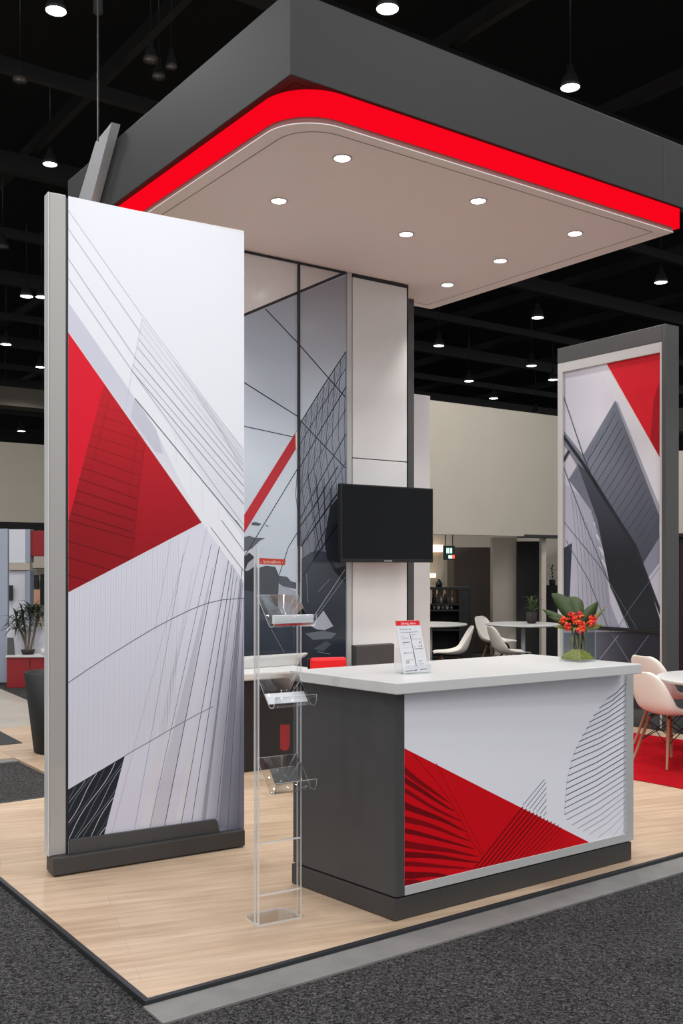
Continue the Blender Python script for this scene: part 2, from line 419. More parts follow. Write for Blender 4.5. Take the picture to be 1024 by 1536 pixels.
def groove(pts, w=.006):
    for a, b in zip(pts, pts[1:]):
        d = (b-a).normalized(); n = V2(-d.y, d.x)*w/2; g.prism([a-n, b-n, b+n, a+n], ZS-.0012, ZS-.0002)
gp = rounded(.10, .085, LU-.18, LV-.1, .26)
groove(gp+[gp[0]])
g.build('groove', M['joint'], can)
oL, oF = -.055, -.035
bdepth = .07
MB().prism([PC(oL, oF), PC(5.2, oF), PC(5.2, oF+bdepth), PC(oL+bdepth, oF+bdepth), PC(oL+bdepth, 3.37), PC(oL, 3.37)], ZR1, ZT).build('fascia', M['fascia'], can, .004)
MB().prism([PC(oL+bdepth+.001, oF+bdepth+.001), PC(LU+.05, oF+bdepth+.001), PC(LU+.05, LV), PC(oL+bdepth+.001, LV)], ZR1, ZR1+.04).build('deck_board', M['fascia'], can)
FF = Frame(PC(0, oF), U); sj = FF.sx(995)
box_part('seam', M['dark'], can, FF, sj, sj+.006, -.0015, -.0002, ZR1, ZT, 0)
# recessed downlights
dl = [((513, 237), 'lit recessed downlight nearest the rounded canopy corner'), ((418, 301), 'lit downlight under the left part of the canopy, left of the centre one'),
      ((717, 301), 'lit downlight second along the red-edged front of the canopy'), ((609, 351), 'lit downlight in the middle of the canopy underside'),
      ((862, 350), 'lit downlight nearest the right tip of the canopy'), ((750, 391), 'lit downlight between the middle and the right rear edge of the canopy'),
      ((671, 427), 'lit downlight rearmost, beside the top of the white column'), ((308, 336), 'downlight half hidden behind the top edge of the white panel')]
for (px, py), lab in dl:
    p = ground(px, py, ZS)
    if (px, py) == (308, 336): p = p+W*.05
    t = thing('downlight', lab, 'downlight', (p.x, p.y, ZS-.012), 'recessed downlights in the canopy')
    MB().lathe([(.049, ZS-.0022), (.052, ZS-.006), (.062, ZS-.006), (.064, ZS-.0015), (.049, ZS-.0015)], (p.x, p.y, 0), 28).build('trim_ring', M['white'], t)
    MB().lathe([(.0001, ZS-.005), (.048, ZS-.005), (.048, ZS-.0016), (.0001, ZS-.0016)], (p.x, p.y, 0), 28).build('lens', M['lamp'], t)
    ld = bpy.data.lights.new('downlight_beam', 'SPOT'); ld.energy = DL; ld.spot_size = R(84); ld.spot_blend = 1; ld.shadow_soft_size = .05; ld.color = (1, .96, .9)
    lo = bpy.data.objects.new('downlight_beam', ld); col.objects.link(lo); lo.location = (p.x, p.y, ZS-.03)
# bracket bar on the outside of the left fascia
FL = Frame(PC(oL, 0), W)                     # s along the fascia away from the viewer, t towards outside
def flp(px, py, off):                        # point on the plane just outside the fascia
    s_, z_ = FL.hit(px, py, off); return FL.pt(s_, off, z_)
b0, b1, b2, b3 = flp(108, 330, .07), flp(143, 213, .07), flp(167.5, 183, .07), flp(129, 330, .07)
bar = MB(); nrm = FL.pt(0, 0, 0)-FL.pt(0, 1, 0)
bar.slab([b0, b1, b2, b3], nrm, .0698)
o = bar.build('support_bar', M['brushed'], None, .003); tag(o, 'slanted brushed metal bar rising behind the white panel against the canopy side', 'support bar')
cb = MB().tube([flp(147, 20, .12)+Vector((0, 0, 3)), flp(147, 212, .12)], .006, 6)
o = cb.build('suspension_cable', M['cable']); tag(o, 'thin vertical cable hanging above the slanted metal bar', 'cable')
hp = at(147, 20, 11.5)
o = MB().lathe([(.05, hp.z), (.055, hp.z+.01), (.055, 9.9), (.03, 9.9)], (hp.x, hp.y, 0), 16).build('ceiling_tube', M['grey']); tag(o, 'grey tube hanging from the ceiling above the cable, at upper left', 'ceiling tube')

# ================================================================== LEFT DISPLAY PANEL
A, B = ground(80, 1317), ground(366, 1271)
FP = Frame(A, B-A); LP = (B-A).length; FT = .05
zt = FP.hit(103, 293, FT)[1]
pn = FP.pt(LP/2, .07, 0)
pan = thing('display_panel', 'tall white panel printed with red triangle and facade lines, on dark base', 'display panel', pn)
s0 = FP.sx(74.5, FT); s1 = FP.sx(99, FT); s2 = FP.sx(102.5, FT); s3 = FP.sx(366, FT)
box_part('base', M['plinth'], pan, FP, 0, LP+.006, 0, .13, .008, .095, .004)
box_part('end_post', M['postgrey'], pan, FP, s0, s1, FT, .125, .0955, zt, .005)
box_part('painted_lit_end', M['white'], pan, FP, s0-.008, s0-.0005, FT+.001, .124, .0955, zt, .002)['label'] = 'white end strip with its side light put into the colour'  # white strip paints in the light on the left-facing end
box_part('seam', M['dark'], pan, FP, s1+.0005, s2, FT+.004, .11, .0955, zt-.012, 0)
box_part('board', M['panelwhite'], pan, FP, s2+.0005, s3, FT+.0005, .11, .0955, zt-.01, .002)
k0, k1 = FP.hit(102.5, 1290, FT-.016), FP.hit(326, 1240, FT-.016)
zk = FP.hit(110, 1259, FT-.016)[1]
MB().slab([FP.pt(s2, FT-.0015, .0955), FP.pt(s2, FT-.0015, zk), FP.pt(k1[0]-.012, FT-.0015, zk), FP.pt(k1[0], FT-.0015, zk-.012), FP.pt(k1[0]+.012, FT-.0015, .0955)], FP.pt(0, -1, 0)-FP.pt(0, 0, 0), .016).build('kick_plate', M['charcoal'], pan, .002)
for sx_ in (.05, LP-.05):
    MB().lathe([(.02, .0004), (.02, .0078)], FP.pt(sx_, .065, 0), 12).build('foot', M['black'], pan)
P = Print(FP, FT)
ytop = lambda x: 294+(x-102.5)*(350-294)/(366-102.5)
ybot = lambda x: 1291.5-(x-102.5)*.158
LW, LW2, LW3 = (234, 235, 241), (224, 222, 232), (202, 200, 212)
E = 1024/927.0
def a1(x, y): return (60+x/2.897, 270+y/2.897)     # crop 1 -> photo
def a2(x, y): return (60+x/2.794, 780+y/2.794)     # crop 2 -> photo
P.poly([(102.5, ytop(102.5)), (366, ytop(366)), (366, 880), (102.5, 880)], LW, 1)
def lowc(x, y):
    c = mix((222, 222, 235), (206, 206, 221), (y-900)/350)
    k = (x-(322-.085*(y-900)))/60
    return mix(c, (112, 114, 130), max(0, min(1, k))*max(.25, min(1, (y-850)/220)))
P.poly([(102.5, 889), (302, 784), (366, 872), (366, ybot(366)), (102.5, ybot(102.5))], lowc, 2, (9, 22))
P.poly([a1(122, 530), a1(410, 945), a1(500, 1080), a1(610, 1310), a1(705, 1490), a1(122, 660)], lambda x, y: mix((206, 205, 219), (228, 227, 236), (y-560)/190), 2, (12, 14))
P.poly([a1(395, 1030), a1(410, 945), a1(505, 1085), a1(535, 1190), a1(500, 1180)], (200, 200, 213), 3)
# red triangle with a darker tower inside
rd = lambda x, y: mix((203, 28, 42), (158, 18, 30), (y-600)/220)
P.poly([(102.5, 498), (303, 784), (102.5, 889)], rd, 3, (12, 18))
P.poly([(102.5, 498), (156, 575), (102.5, 782)], (224, 18, 44), 4)
P.poly([(156, 575), (217, 660), (199, 838), (102.5, 889), (102.5, 782)], lambda x, y: mix((196, 26, 38), (146, 16, 26), (y-600)/200), 4, (14, 18))
dk = (104, 8, 18)
for (xa, ya, xb, yb) in [(272, 905, 293, 912), (262, 935, 330, 958), (252, 975, 372, 1015), (241, 1018, 400, 1072), (228, 1062, 432, 1130), (218, 1107, 446, 1182), (206, 1152, 440, 1230), (194, 1200, 432, 1285), (181, 1250, 428, 1335), (168, 1297, 420, 1385), (157, 1347, 416, 1433), (146, 1397, 412, 1482), (134, 1447, 406, 1532)]:
    k = (ya-900)/550
    P.line([a1(xa, ya), a1(xb, yb)], .5+.75*k, mix((178, 20, 32), dk, k*1.2), 5)
for (xa, ya, xb, yb) in [(117, 0, 398, 80), (117, 88, 375, 165), (117, 157, 300, 210), (117, 232, 212, 258)]:
    P.line([a2(xa, ya), a2(xb, yb)], 1.2, dk, 5)
for (xa, ya, xb, yb) in [(300, 960, 255, 1130), (425, 1100, 362, 1530), (455, 1150, 408, 1530), (255, 1130, 205, 1330)]:
    P.line([a1(xa, ya), a1(xb, yb)], .7, (140, 14, 26), 5)
P.line([(102.5, 498), (303, 784)], .9, (236, 216, 214), 6); P.line([(102.5, 889), (303, 784)], .9, (238, 226, 226), 6)
# pale tower and its fan of lines
P.poly([a1(445, 600), a1(885, 1215), a1(885, 1560), a1(400, 830)], lambda x, y: mix((233, 234, 240), (222, 223, 231), (x-200)/160), 2, (14, 30))
P.poly([a1(445, 600), a1(530, 715), a1(528, 1010), a1(400, 830)], (228, 229, 236), 3)
P.line([a1(445, 600), a1(400, 830), a1(375, 985)], .7, (198, 198, 208), 4)
for i, (xa, ya, yb) in enumerate([(447, 590, 1178), (446, 605, 1198), (442, 632, 1218), (436, 660, 1240), (428, 690, 1266), (420, 722, 1294), (412, 770, 1330), (402, 800, 1368), (399, 828, 1408), (412, 948, 1525)]):
    c = (104, 106, 116) if i in (6, 8, 9) else (196, 196, 206) if i < 4 else (164, 164, 174)
    P.line([a1(xa, ya), a1(885, yb)], (.5 if i < 4 else .75) if i != 9 else 1.3, c, 5)
for k in range(9): P.line([a1(560+k*30, 760+k*44), a1(885, 1170+k*13)], .45, (200, 200, 210), 5)
for (xa, ya, xb, yb, w_) in [(122, 130, 445, 590, .5), (122, 210, 440, 668, .7), (122, 340, 412, 770, .8), (122, 425, 400, 828, .8), (400, 828, 760, 1330, .8), (760, 1330, 885, 1500, .8)]:
    P.line([a1(xa, ya), a1(xb, yb)], w_, (170, 170, 181), 5)
for (xa, ya, yb) in [(585, 1050, 1240), (650, 1150, 1360), (700, 1210, 1440), (770, 1270, 1490)]:
    P.line([a1(xa, ya), a1(xa+8, yb)], .5, (220, 220, 228), 4)
P.line([(303, 784), (366, 872)], 1.0, (236, 235, 240), 4)
for (xa, ya, xb, yb) in [(715, 30, 855, 215), (760, 0, 855, 130), (820, 0, 855, 48)]: P.line([a2(xa, ya), a2(xb, yb)], .9, (120, 122, 132), 4)
# lower facade: fine ribs at left, fan of joints at right, two long curves
for i in range(42):
    x = 108+i*3.9; y0 = max(884-(x-102)*.52, 800)+6; y1 = min(1180-(x-102)*.56, ybot(x))
    P.line([(x, y0), (x-4-(i*.05), y1)], .8, (206, 204, 215) if i % 2 else (214, 212, 222), 3)
for i, (xa, ya, xb, yb, w_, c) in enumerate([(600, 140, 395, 1302, .6, 150), (625, 60, 300, 1316, .5, 178), (718, 100, 460, 1288, .7, 120), (752, 110, 522, 1280, 1.0, 84), (790, 170, 592, 1270, .9, 92), (805, 190, 636, 1262, .9, 92), (825, 235, 676, 1256, .6, 110), (838, 250, 740, 1250, .7, 92), (848, 265, 785, 1310, .7, 92), (853, 330, 830, 1310, .6, 92), (548, 85, 480, 470, .5, 180), (700, 30, 560, 650, .5, 170)]):
    P.line([a2(xa, ya), a2(xb, yb)], w_, (c, c, c+8), 4)
for (xa, xc, xd, c) in [(722, 522, 460, (198, 196, 208)), (812, 690, 676, (150, 152, 166)), (775, 592, 560, (214, 212, 222)), (845, 785, 745, (130, 132, 148)), (640, 460, 420, (212, 210, 220))]:
    P.poly([a2(xa, 200), a2(xa+3, 200), a2(xc, 1290), a2(xd, 1290)], c, 3)
P.line([a2(117, 683), a2(190, 633), a2(280, 574), a2(380, 512), a2(480, 452), a2(570, 405), a2(640, 372), a2(700, 349), a2(760, 335), a2(855, 327)], 1.0, (84, 88, 100), 5)
P.line([a2(355, 988), a2(470, 922), a2(590, 852), a2(660, 814), a2(725, 782)], .9, (96, 98, 108), 5)
P.poly([a2(117, 1130), a2(355, 988), a2(268, 1322), a2(117, 1344)], (34, 38, 46), 4)
tri = [a2(119, 1133), a2(351, 994), a2(268, 1318), a2(119, 1338)]
for i in range(22):
    x0 = 170+i*19; pts = []
    for k in range(12):
        f = k/11; pts.append(a2(x0+30+150*f-190*f*f*0-lerp(0, 400, f)+8*math.sin(i*1.7+f*9), 960+400*f+i*4))
    for a, b in zip(pts, pts[1:]):
        c_ = clipseg(a, b, tri)
        if c_: P.line(c_, .9 if i % 3 else .55, (188, 188, 198) if i % 2 else (104, 110, 122), 5)
P.build('printed_graphic', pan, M['ink'])

# ================================================================== COLUMN, REAR GRAPHIC WALL, WHITE PARTITION
FW = Frame(PC(0, 2.27), U); zc = ZS-.002
c0, c1, cL = FW.sx(527), FW.sx(611), FW.sx(519.5)
cp = FW.pt((c0+c1)/2, .15, 0)
colm = thing('column', 'white square column rising behind the counter to the canopy', 'column', cp)
box_part('core', M['dark'], colm, FW, c0+.01, c1-.002, .012, .31, .0005, zc, 0)
zj = FW.hit(570, 690)[1]
box_part('cladding_panel', M['panelwhite'], colm, FW, c0+.012, c1-.008, 0, .0118, zj+.004, zc-.03, .002)
box_part('cladding_panel', M['panelwhite'], colm, FW, c0+.012, c1-.008, 0, .0118, .02, zj-.004, .002)
box_part('corner_profile', M['silver'], colm, FW, cL, c0-.004, -.012, .3, .0005, zc, .003)
box_part('edge_profile', M['dark'], colm, FW, c1-.0015, c1+.006, -.004, .3, .0005, zc, 0)
box_part('top_trim', M['dark'], colm, FW, c0+.012, c1-.006, -.004, -.0005, zc-.028, zc, 0)
Fp = Frame(PC(0, 2.62), U)
o = MB().box(Fp, Fp.sx(611.5), Fp.sx(621), 0, .06, .0005, zc).build('upright_post', M['grey'], None, .003); tag(o, 'slim dark grey upright post standing against the right of the white column', 'post')
Fq = Frame(PC(0, 2.95), U)
o = MB().box(Fq, Fq.sx(570), Fq.sx(645), 0, .06, .0005, Fq.hit(630, 592)[1]).build('partition_panel', M['panelwhite'], None, .003); tag(o, 'lower white partition panel right of the slim dark post', 'partition')
# rear wall
w0, w1 = FW.sx(312), cL-.004
gw = thing('graphic_wall', 'tall wall printed with grey glass towers and a red stripe, left of the column', 'graphic wall', FW.pt((w0+w1)/2, .05, 0))
box_part('board', M['dark'], gw, FW, w0, w1, .004, .09, .0005, zc, 0)
Q = Print(FW, .0035, .00025, 1.15)
yb_ = lambda x: 990
def b3(x, y): return (340+x/3.012, 340+y/3.012)
def b7(x, y): return (360+x/5.12, 700+y/5.12)
def sky(x, y):
    if y < 700: return mix((164, 172, 187), (198, 210, 224), (y-440)/240)
    return mix((198, 210, 224), (168, 179, 193), (y-700)/180)
tl = lambda x: 372+(x-366)*35/153.0
Q.poly([(318, tl(318)), (519, tl(519)), (519, 1060), (318, 1060)], sky, 1, (25, 25))
Q.poly([(318, tl(318)), (519, tl(519)), (519, 409), (366, 473), (318, 493)], lambda x, y: mix((232, 228, 228), (200, 192, 190), (x-400)/100), 2, (20, 20))
Q.poly([(447, 640), (519, 526), (519, 1060), (447, 1060)], lambda x, y: mix((160, 170, 185), (104, 110, 124), (y-560)/260), 2, (12, 24))
Q.poly([(447, 442), (519, 413), (519, 526), (447, 640)], lambda x, y: mix((150, 152, 163), (192, 203, 216), (y-430)/170), 2, (12, 20))
# facade grid: one set of lines up to the right, one fanning down
for k in range(9):
    y0 = 640+k*30+k*k*1.5; y1 = 527+k*22+k*k*2.2
    Q.line([(447, y0), (483, (y0+y1)/2-2), (519, y1)], 1.0 if k % 2 else 1.5, (44, 50, 60), 4)
for k in range(9):
    x0 = 519-k*8.5; y0 = 528+k*13
    Q.line([(x0, y0), (x0-3-k*.6, y0+110), (min(519, x0+8), y0+230), (min(519, x0+22), y0+330)], .8, (66, 72, 84), 3)
for k in range(14):
    x0 = 452+k*5; Q.line([(x0, 640-(x0-447)*1.58+4), (447, 655+k*17)], .6, (84, 90, 102), 3)
Q.line([b3(175, 372), b3(325, 530), b3(535, 770)], 1.5, (36, 40, 48), 5)
Q.line([b3(-60, 620), b3(80, 705), b3(325, 860)], 1.5, (36, 40, 48), 5); Q.line([b3(325, 868), b3(535, 1090)], 1.5, (36, 40, 48), 5)
Q.line([b3(-60, 872), b3(80, 902), b3(310, 952)], 1.3, (36, 40, 48), 5)
Q.line([(318, 493), (366, 472.5), (519, 408.5)], 4.0, (40, 42, 46), 6)
Q.poly([b3(80, 1300), b3(318, 918), b3(312, 1005), b3(80, 1382), b3(-40, 1575), b3(-40, 1490)], (176, 22, 36), 5)
Q.poly([b3(310, 935), b3(320, 918), b3(320, 1000), b3(312, 1002)], (232, 226, 222), 6)
Q.line([b3(325, 1085), b3(80, 1490), b3(-40, 1690)], 1.3, (38, 42, 50), 5)
Q.line([b7(440, 505), b7(370, 620), b7(300, 830)], 1.2, (48, 52, 62), 5)
# dark foliage and rock shapes lower down
def blob(pts, c, L=4): Q.poly([b7(*p) for p in pts], c, L)
blob([(88, 430), (120, 425), (165, 440), (140, 455), (90, 448)], (70, 76, 88)); blob([(190, 445), (230, 460), (200, 458)], (70, 76, 88))
blob([(-212, 540), (36, 540), (70, 530), (110, 545), (195, 548), (150, 570), (120, 600), (90, 630), (36, 650), (-212, 660)], (82, 88, 100))
blob([(-212, 690), (36, 690), (70, 660), (105, 690), (130, 780), (200, 760), (270, 770), (275, 830), (300, 840), (290, 1060), (200, 980), (36, 950), (-212, 950)], (34, 38, 46))
blob([(36, 800), (60, 740), (110, 700), (118, 760), (60, 800)], (150, 156, 166), 5)
blob([(290, 860), (300, 838), (360, 845), (390, 880), (430, 890), (430, 940), (330, 920), (300, 900)], (50, 56, 66))
blob([(-212, 950), (36, 950), (290, 960), (295, 1060), (440, 1150), (440, 1850), (-212, 1850)], lambda x, y: mix((62, 68, 80), (36, 42, 52), (y-880)/80), 3)
blob([(300, 910), (380, 930), (430, 960), (430, 1160), (340, 1180), (290, 1080)], (138, 144, 156), 4)
blob([(160, 990), (215, 1010), (290, 1090), (330, 1160), (230, 1150)], (96, 104, 112), 5)
blob([(480, 700), (540, 660), (600, 640), (655, 655), (680, 700), (740, 780), (810, 760), (810, 1850), (445, 1850), (445, 760)], lambda x, y: mix((56, 62, 73), (28, 32, 40), (y-830)/90), 5)
blob([(690, 310), (740, 250), (770, 230), (810, 230), (810, 900), (720, 800), (660, 680), (650, 560), (670, 430)], (42, 47, 56), 5)
blob([(545, 1225), (640, 1105), (715, 1225), (650, 1255), (590, 1250)], (150, 156, 168), 6)
blob([(500, 1280), (640, 1260), (740, 1280), (700, 1320), (560, 1330)], (86, 94, 104), 6); blob([(560, 1400), (660, 1340), (700, 1360), (640, 1420)], (66, 72, 82), 6)
Q.line([b7(450, 640), b7(765, 180)], 2.0, (30, 34, 42), 6); Q.line([b7(480, 840), b7(765, 420)], 1.6, (24, 28, 34), 6)
Q.line([b7(560, 1160), b7(805, 790)], 1.0, (140, 146, 156), 7); Q.line([b7(580, 1160), b7(805, 850)], .9, (112, 118, 128), 7)
Q.line([b7(445, 480), b7(560, 320), b7(700, 80), b7(750, 0)], 1.8, (38, 42, 50), 6)
for k in range(5): Q.line([b7(520+k*62, 40+k*22), b7(560+k*44, 330), b7(610+k*22, 640)], 1.1, (46, 52, 62), 4)
for (xa, ya, xb, yb) in [(240, 1250, 340, 1430), (600, 960, 690, 860), (510, 820, 520, 1040), (590, 1420, 690, 1440)]: Q.line([b7(xa, ya), b7(xb, yb)], .9, (104, 112, 122), 7)
Q.build('printed_graphic', gw, M['inkgloss'])
sm = FW.sx(447.5); box_part('mullion', M['dark'], gw, FW, sm-.011, sm+.011, -.012, .0012, .0005, zc-.02, .001)
box_part('top_trim', M['dark'], gw, FW, w0, w1, -.006, .0012, zc-.019, zc, 0)

# ================================================================== TELEVISION
FTV = Frame(PC(0, 2.07), U)
l0, l1 = FTV.hit(511, 723), FTV.hit(649, 735); zb = (FTV.hit(511, 840)[1]+FTV.hit(649, 847)[1])/2; ztv = (l0[1]+l1[1])/2
tv = thing('television', 'black flat television mounted on the white column', 'television', FTV.pt((l0[0]+l1[0])/2, .03, zb))
box_part('housing', M['black'], tv, FTV, l0[0], l1[0], .004, .045, zb, ztv, .004)
box_part('screen', M['screen'], tv, FTV, l0[0]+.014, l1[0]-.014, .0022, .0042, zb+.03, ztv-.014, 0)
for (x0, x1, y0, y1) in [(l0[0], l0[0]+.0135, zb, ztv), (l1[0]-.0135, l1[0], zb, ztv), (l0[0]+.0137, l1[0]-.0137, zb, zb+.029), (l0[0]+.0137, l1[0]-.0137, ztv-.0135, ztv)]:
    box_part('bezel', M['black'], tv, FTV, x0, x1, -.002, .0038, y0, y1, .001)
mid = (l0[0]+l1[0])/2
PT = Print(FTV, -.0022); lx, ly = FTV.proj(mid, 0, zb+.013)
for k in range(6): PT.poly([(lx-6+k*2, ly-.9), (lx-4.7+k*2, ly-.9), (lx-4.7+k*2, ly+.9), (lx-6+k*2, ly+.9)], (170, 172, 176), 1)
PT.build('maker_mark', tv, M['ink'])
box_part('wall_bracket', M['black'], tv, FTV, mid-.1, mid+.1, .0455, .186, zb+.2, ztv-.18, .003)

# ================================================================== DARK CABINET / DESK / RED CHAIR BEHIND THE COUNTER
Fc = Frame(PC(0, 1.98), U)
zz = Fc.hit(560, 967)[1]; a0, a1_ = Fc.sx(534), Fc.sx(592)
cab = thing('cabinet', 'dark grey low cabinet standing against the foot of the white column', 'cabinet', Fc.pt((a0+a1_)/2, .12, 0))
box_part('body', M['charcoal'], cab, Fc, a0, a1_, .02, .07, .0005, zz, .004)
box_part('door', M['charcoal'], cab, Fc, a0+.004, a1_-.004, .001, .0198, .06, zz-.004, .003)
dp = ground(366, 1160); Fd = Frame(dp, U)
d0, d1 = Fd.sx(300), Fd.sx(472)
zt1 = Fd.hit(366, 1010)[1]; zt0 = Fd.hit(366, 1022)[1]; zr = Fd.hit(400, 983, .33)[1]
desk = thing('reception_desk', 'black desk with thick white top and raised white surround, behind the acrylic rack', 'desk', Fd.pt((d0+d1)/2, .18, 0))
box_part('body', M['black'], desk, Fd, d0, d1-.03, .02, .36, .0005, zt0-.001, .004)
box_part('desktop', M['white'], desk, Fd, d0, d1, 0, .37, zt0, zt1, .012)
sur = MB(); prof = [(0, zt1+.001), (.02, zt1+.05), (.055, zr-.03), (.09, zr)]
ds = Fd.sx(486); F_ = Fd
ring = []
for (e, z) in prof:
    ring.append([F_.pt(d0, .30-e*0-.02, z), F_.pt(ds-.1+e, .28-e*.2, z), F_.pt(ds-.04+e, .30, z), F_.pt(ds-.02+e, .345, z), F_.pt(ds-.02+e, .37, z), F_.pt(d0, .37, z)])
for r_ in ring: sur.v += r_
for j in range(len(prof)-1):
    for k in range(6): sur.face([j*6+k, j*6+(k+1) % 6, (j+1)*6+(k+1) % 6, (j+1)*6+k], 0, True)
sur.face([5, 4, 3, 2, 1, 0]); sur.face([18+k for k in range(6)])
sur.build('surround', M['white'], desk, .006)
Frc = Frame(PC(0, 1.70), (.95, .3))
r0, r1 = Frc.sx(465), Frc.sx(518.5); rz = Frc.hit(491, 986)[1]
rch = thing('red_chair', 'chair with bright red padded back just behind the counter', 'chair', Frc.pt((r0+r1)/2, .15, 0))
box_part('backrest', M['redseat'], rch, Frc, r0, r1, -.03, .02, .52, rz, .02)
box_part('back_shell', M['black'], rch, Frc, r0-.012, r1-.01, .021, .035, .50, rz-.006, .006)
box_part('seat', M['redseat'], rch, Frc, r0, r1, -.36, -.03, .42, .48, .015)
for (a, t) in ((r0+.02, -.34), (r1-.02, -.34), (r0+.02, .025), (r1-.02, .025)):
    MB().tube([Frc.pt(a, t, .0005), Frc.pt(a, t, .42 if t < 0 else .505)], .011, 10).build('leg', M['black'], rch)

# ================================================================== COUNTER
q0, q1, q3 = V2(.233, 4.374), V2(1.535, 5.294), V2(-.245, 4.906); q2 = V2(1.06, 5.69)
FC = Frame(q0, q1-q0); LC = (q1-q0).length
ctr = thing('reception_counter', 'white-topped dark counter with red and white printed front', 'counter', ((q0.x+q2.x)/2, (q0.y+q2.y)/2, 0))
ins = lambda p, k: p+((q0+q2)/2-p)*k
ZP, ZB, ZTc = .098, 1.003, 1.053
MB().prism([q0, q1, q2, q3], .002, ZP).build('plinth', M['plinth'], ctr, .004)
h = .006
MB().prism([ins(q0, .008), ins(q1, .008), ins(q2, .008), ins(q3, .008)], ZP+.006, ZB-.0005).build('body', M['charcoal'], ctr, .003)
MB().prism([ins(q, .03) for q in (q0, q1, q2, q3)], ZP+.0002, ZP+.0058).build('shadow_gap', M['black'], ctr)
MB().prism([V2(.238, 4.296), V2(1.545, 5.145), V2(1.075, 5.72), V2(-.252, 4.84)], ZB, ZTc).build('countertop', M['white'], ctr, .004)
tf = .0075
f0, f1, f2 = FC.sx(606), FC.sx(937.5), FC.sx(948.5)
zf0, zf1 = FC.hit(606, 1348)[1], FC.hit(606, 1334)[1]
box_part('front_frame', M['silver'], ctr, FC, f0, f2, -.006, tf-.004, ZP+.008, ZP+.05, .002)
box_part('front_frame', M['silver'], ctr, FC, f1, f2, -.006, tf-.004, ZP+.0505, ZB-.002, .002)
box_part('corner_upright', M['charcoal'], ctr, FC, .008, f0-.001, -.004, tf-.004, ZP+.008, ZB-.002, .002)
box_part('front_panel', M['panelwhite'], ctr, FC, f0+.0005, f1-.0005, -.001, tf-.004, ZP+.0505, ZB-.002, 0)
K = Print(FC, -.0012, .00025, 1.15)
def d4(x, y): return (580+x/2.306, 960+y/2.306)
yu = lambda x: 1044-(x-606)*.1025; yl = lambda x: 1333-(x-606)*.2255
K.poly([(606.5, 1042), (937, 1011), (937, yl(937)), (606.5, yl(606.5))], (232, 231, 238), 1)
redc = (196, 4, 18)
K.poly([(606.5, 1122.5), (893, yl(893)), (606.5, yl(606.5))], redc, 2)
dr = (106, 2, 10)
ends = [(215, 560), (238, 592), (258, 628), (275, 662), (290, 695), (303, 724), (315, 748), (322, 768), (292, 792), (228, 816), (140, 838)]
for k, ((xe, ye), y0) in enumerate(zip(ends, (437, 472, 512, 560, 607, 652, 693, 730, 766, 800, 830))):
    n_ = 9; up = []; dn = []; x0 = 61.5
    for j in range(n_+1):
        f = j/n_; x = lerp(x0, xe, f); y = lerp(y0, ye, f)+(6 if k < 6 else 4)*math.sin(f*math.pi)*(-1 if k > 2 else .4)+1.5*math.sin(f*7+k*2.1)
        th = (24-(k % 3)*4)*(1-f)**.7+2
        lim = (yl(d4(x, 0)[0])-960)*2.306-2
        up.append(d4(x, min(y, lim))); dn.append(d4(x, min(y+th, lim)))
    for (pa, pb, pc, pd) in zip(up, up[1:], dn[1:], dn):
        if abs(pa[1]-pd[1]) > .25 and abs(pb[1]-pc[1]) > .25: K.poly([pa, pb, pc, pd], dr if k % 2 else (122, 2, 12), 3)
K.line([d4(90, 395), d4(180, 500), d4(240, 590), d4(290, 690), d4(330, 745)], .8, (140, 2, 14), 4); K.line([d4(170, 425), d4(230, 540), d4(335, 740)], .7, (150, 2, 14), 4)
redt = [d4(62, 373), d4(722, 704), (893, yl(893)-1), (606.5, yl(606.5)-1)]
for k in range(20):
    xa = 286+k*15; sl = 1.27-.018*k; xl_ = 548+k*5
    c_ = clipseg(d4(xa, 812), d4(xl_, 812-(xl_-xa)*sl), redt)
    if c_: K.line(c_, 2.0 if k < 6 else 1.4 if k < 12 else .8, (112, 2, 10) if k < 10 else mix((126, 2, 10), (176, 4, 16), (k-10)/9), 4)
for (xa, ya, xb, yb3) in [(470, 572, 545, 482), (482, 578, 550, 492), (494, 584, 552, 510), (506, 590, 552, 530), (518, 597, 552, 552), (530, 602, 552, 574), (542, 608, 552, 594)]:
    K.line([d4(xa, ya), d4(xb, yb3)], .9, (92, 92, 110), 4)
for k in range(27):
    yr = 150+k*19.5; 
    yl_ = [205, 235, 262, 284, 306, 330, 352, 374, 396, 420, 446, 470, 494, 516, 538, 560, 582, 604, 622, 640, 652, 662, 672, 684, 690, 694, 698][k]
    xl = [760, 735, 714, 700, 690, 676, 664, 654, 645, 637, 630, 626, 622, 620, 618, 616, 614, 614, 622, 640, 660, 678, 700, 730, 770, 800, 815][k]
    f = max(0, (k-14)/12); xr = 826
    K.line([d4(xl, yl_), d4((xl+xr)/2, (yl_+yr)/2+6), d4(xr, yr)], 1.15-.5*f, mix((66, 68, 84), (204, 203, 214), f*1.0), 4)
K.line([d4(760, 205), d4(700, 295), d4(650, 385), d4(624, 480), d4(614, 604)], .5, (176, 176, 188), 3)
K.line([(936, 1014), (936, yl(936)-1)], 1.0, (150, 150, 176), 5); K.line([(893, yl(893)-.8), (936, yl(936)-.8)], .9, (150, 150, 176), 5)
K.build('printed_graphic', ctr, M['ink'])
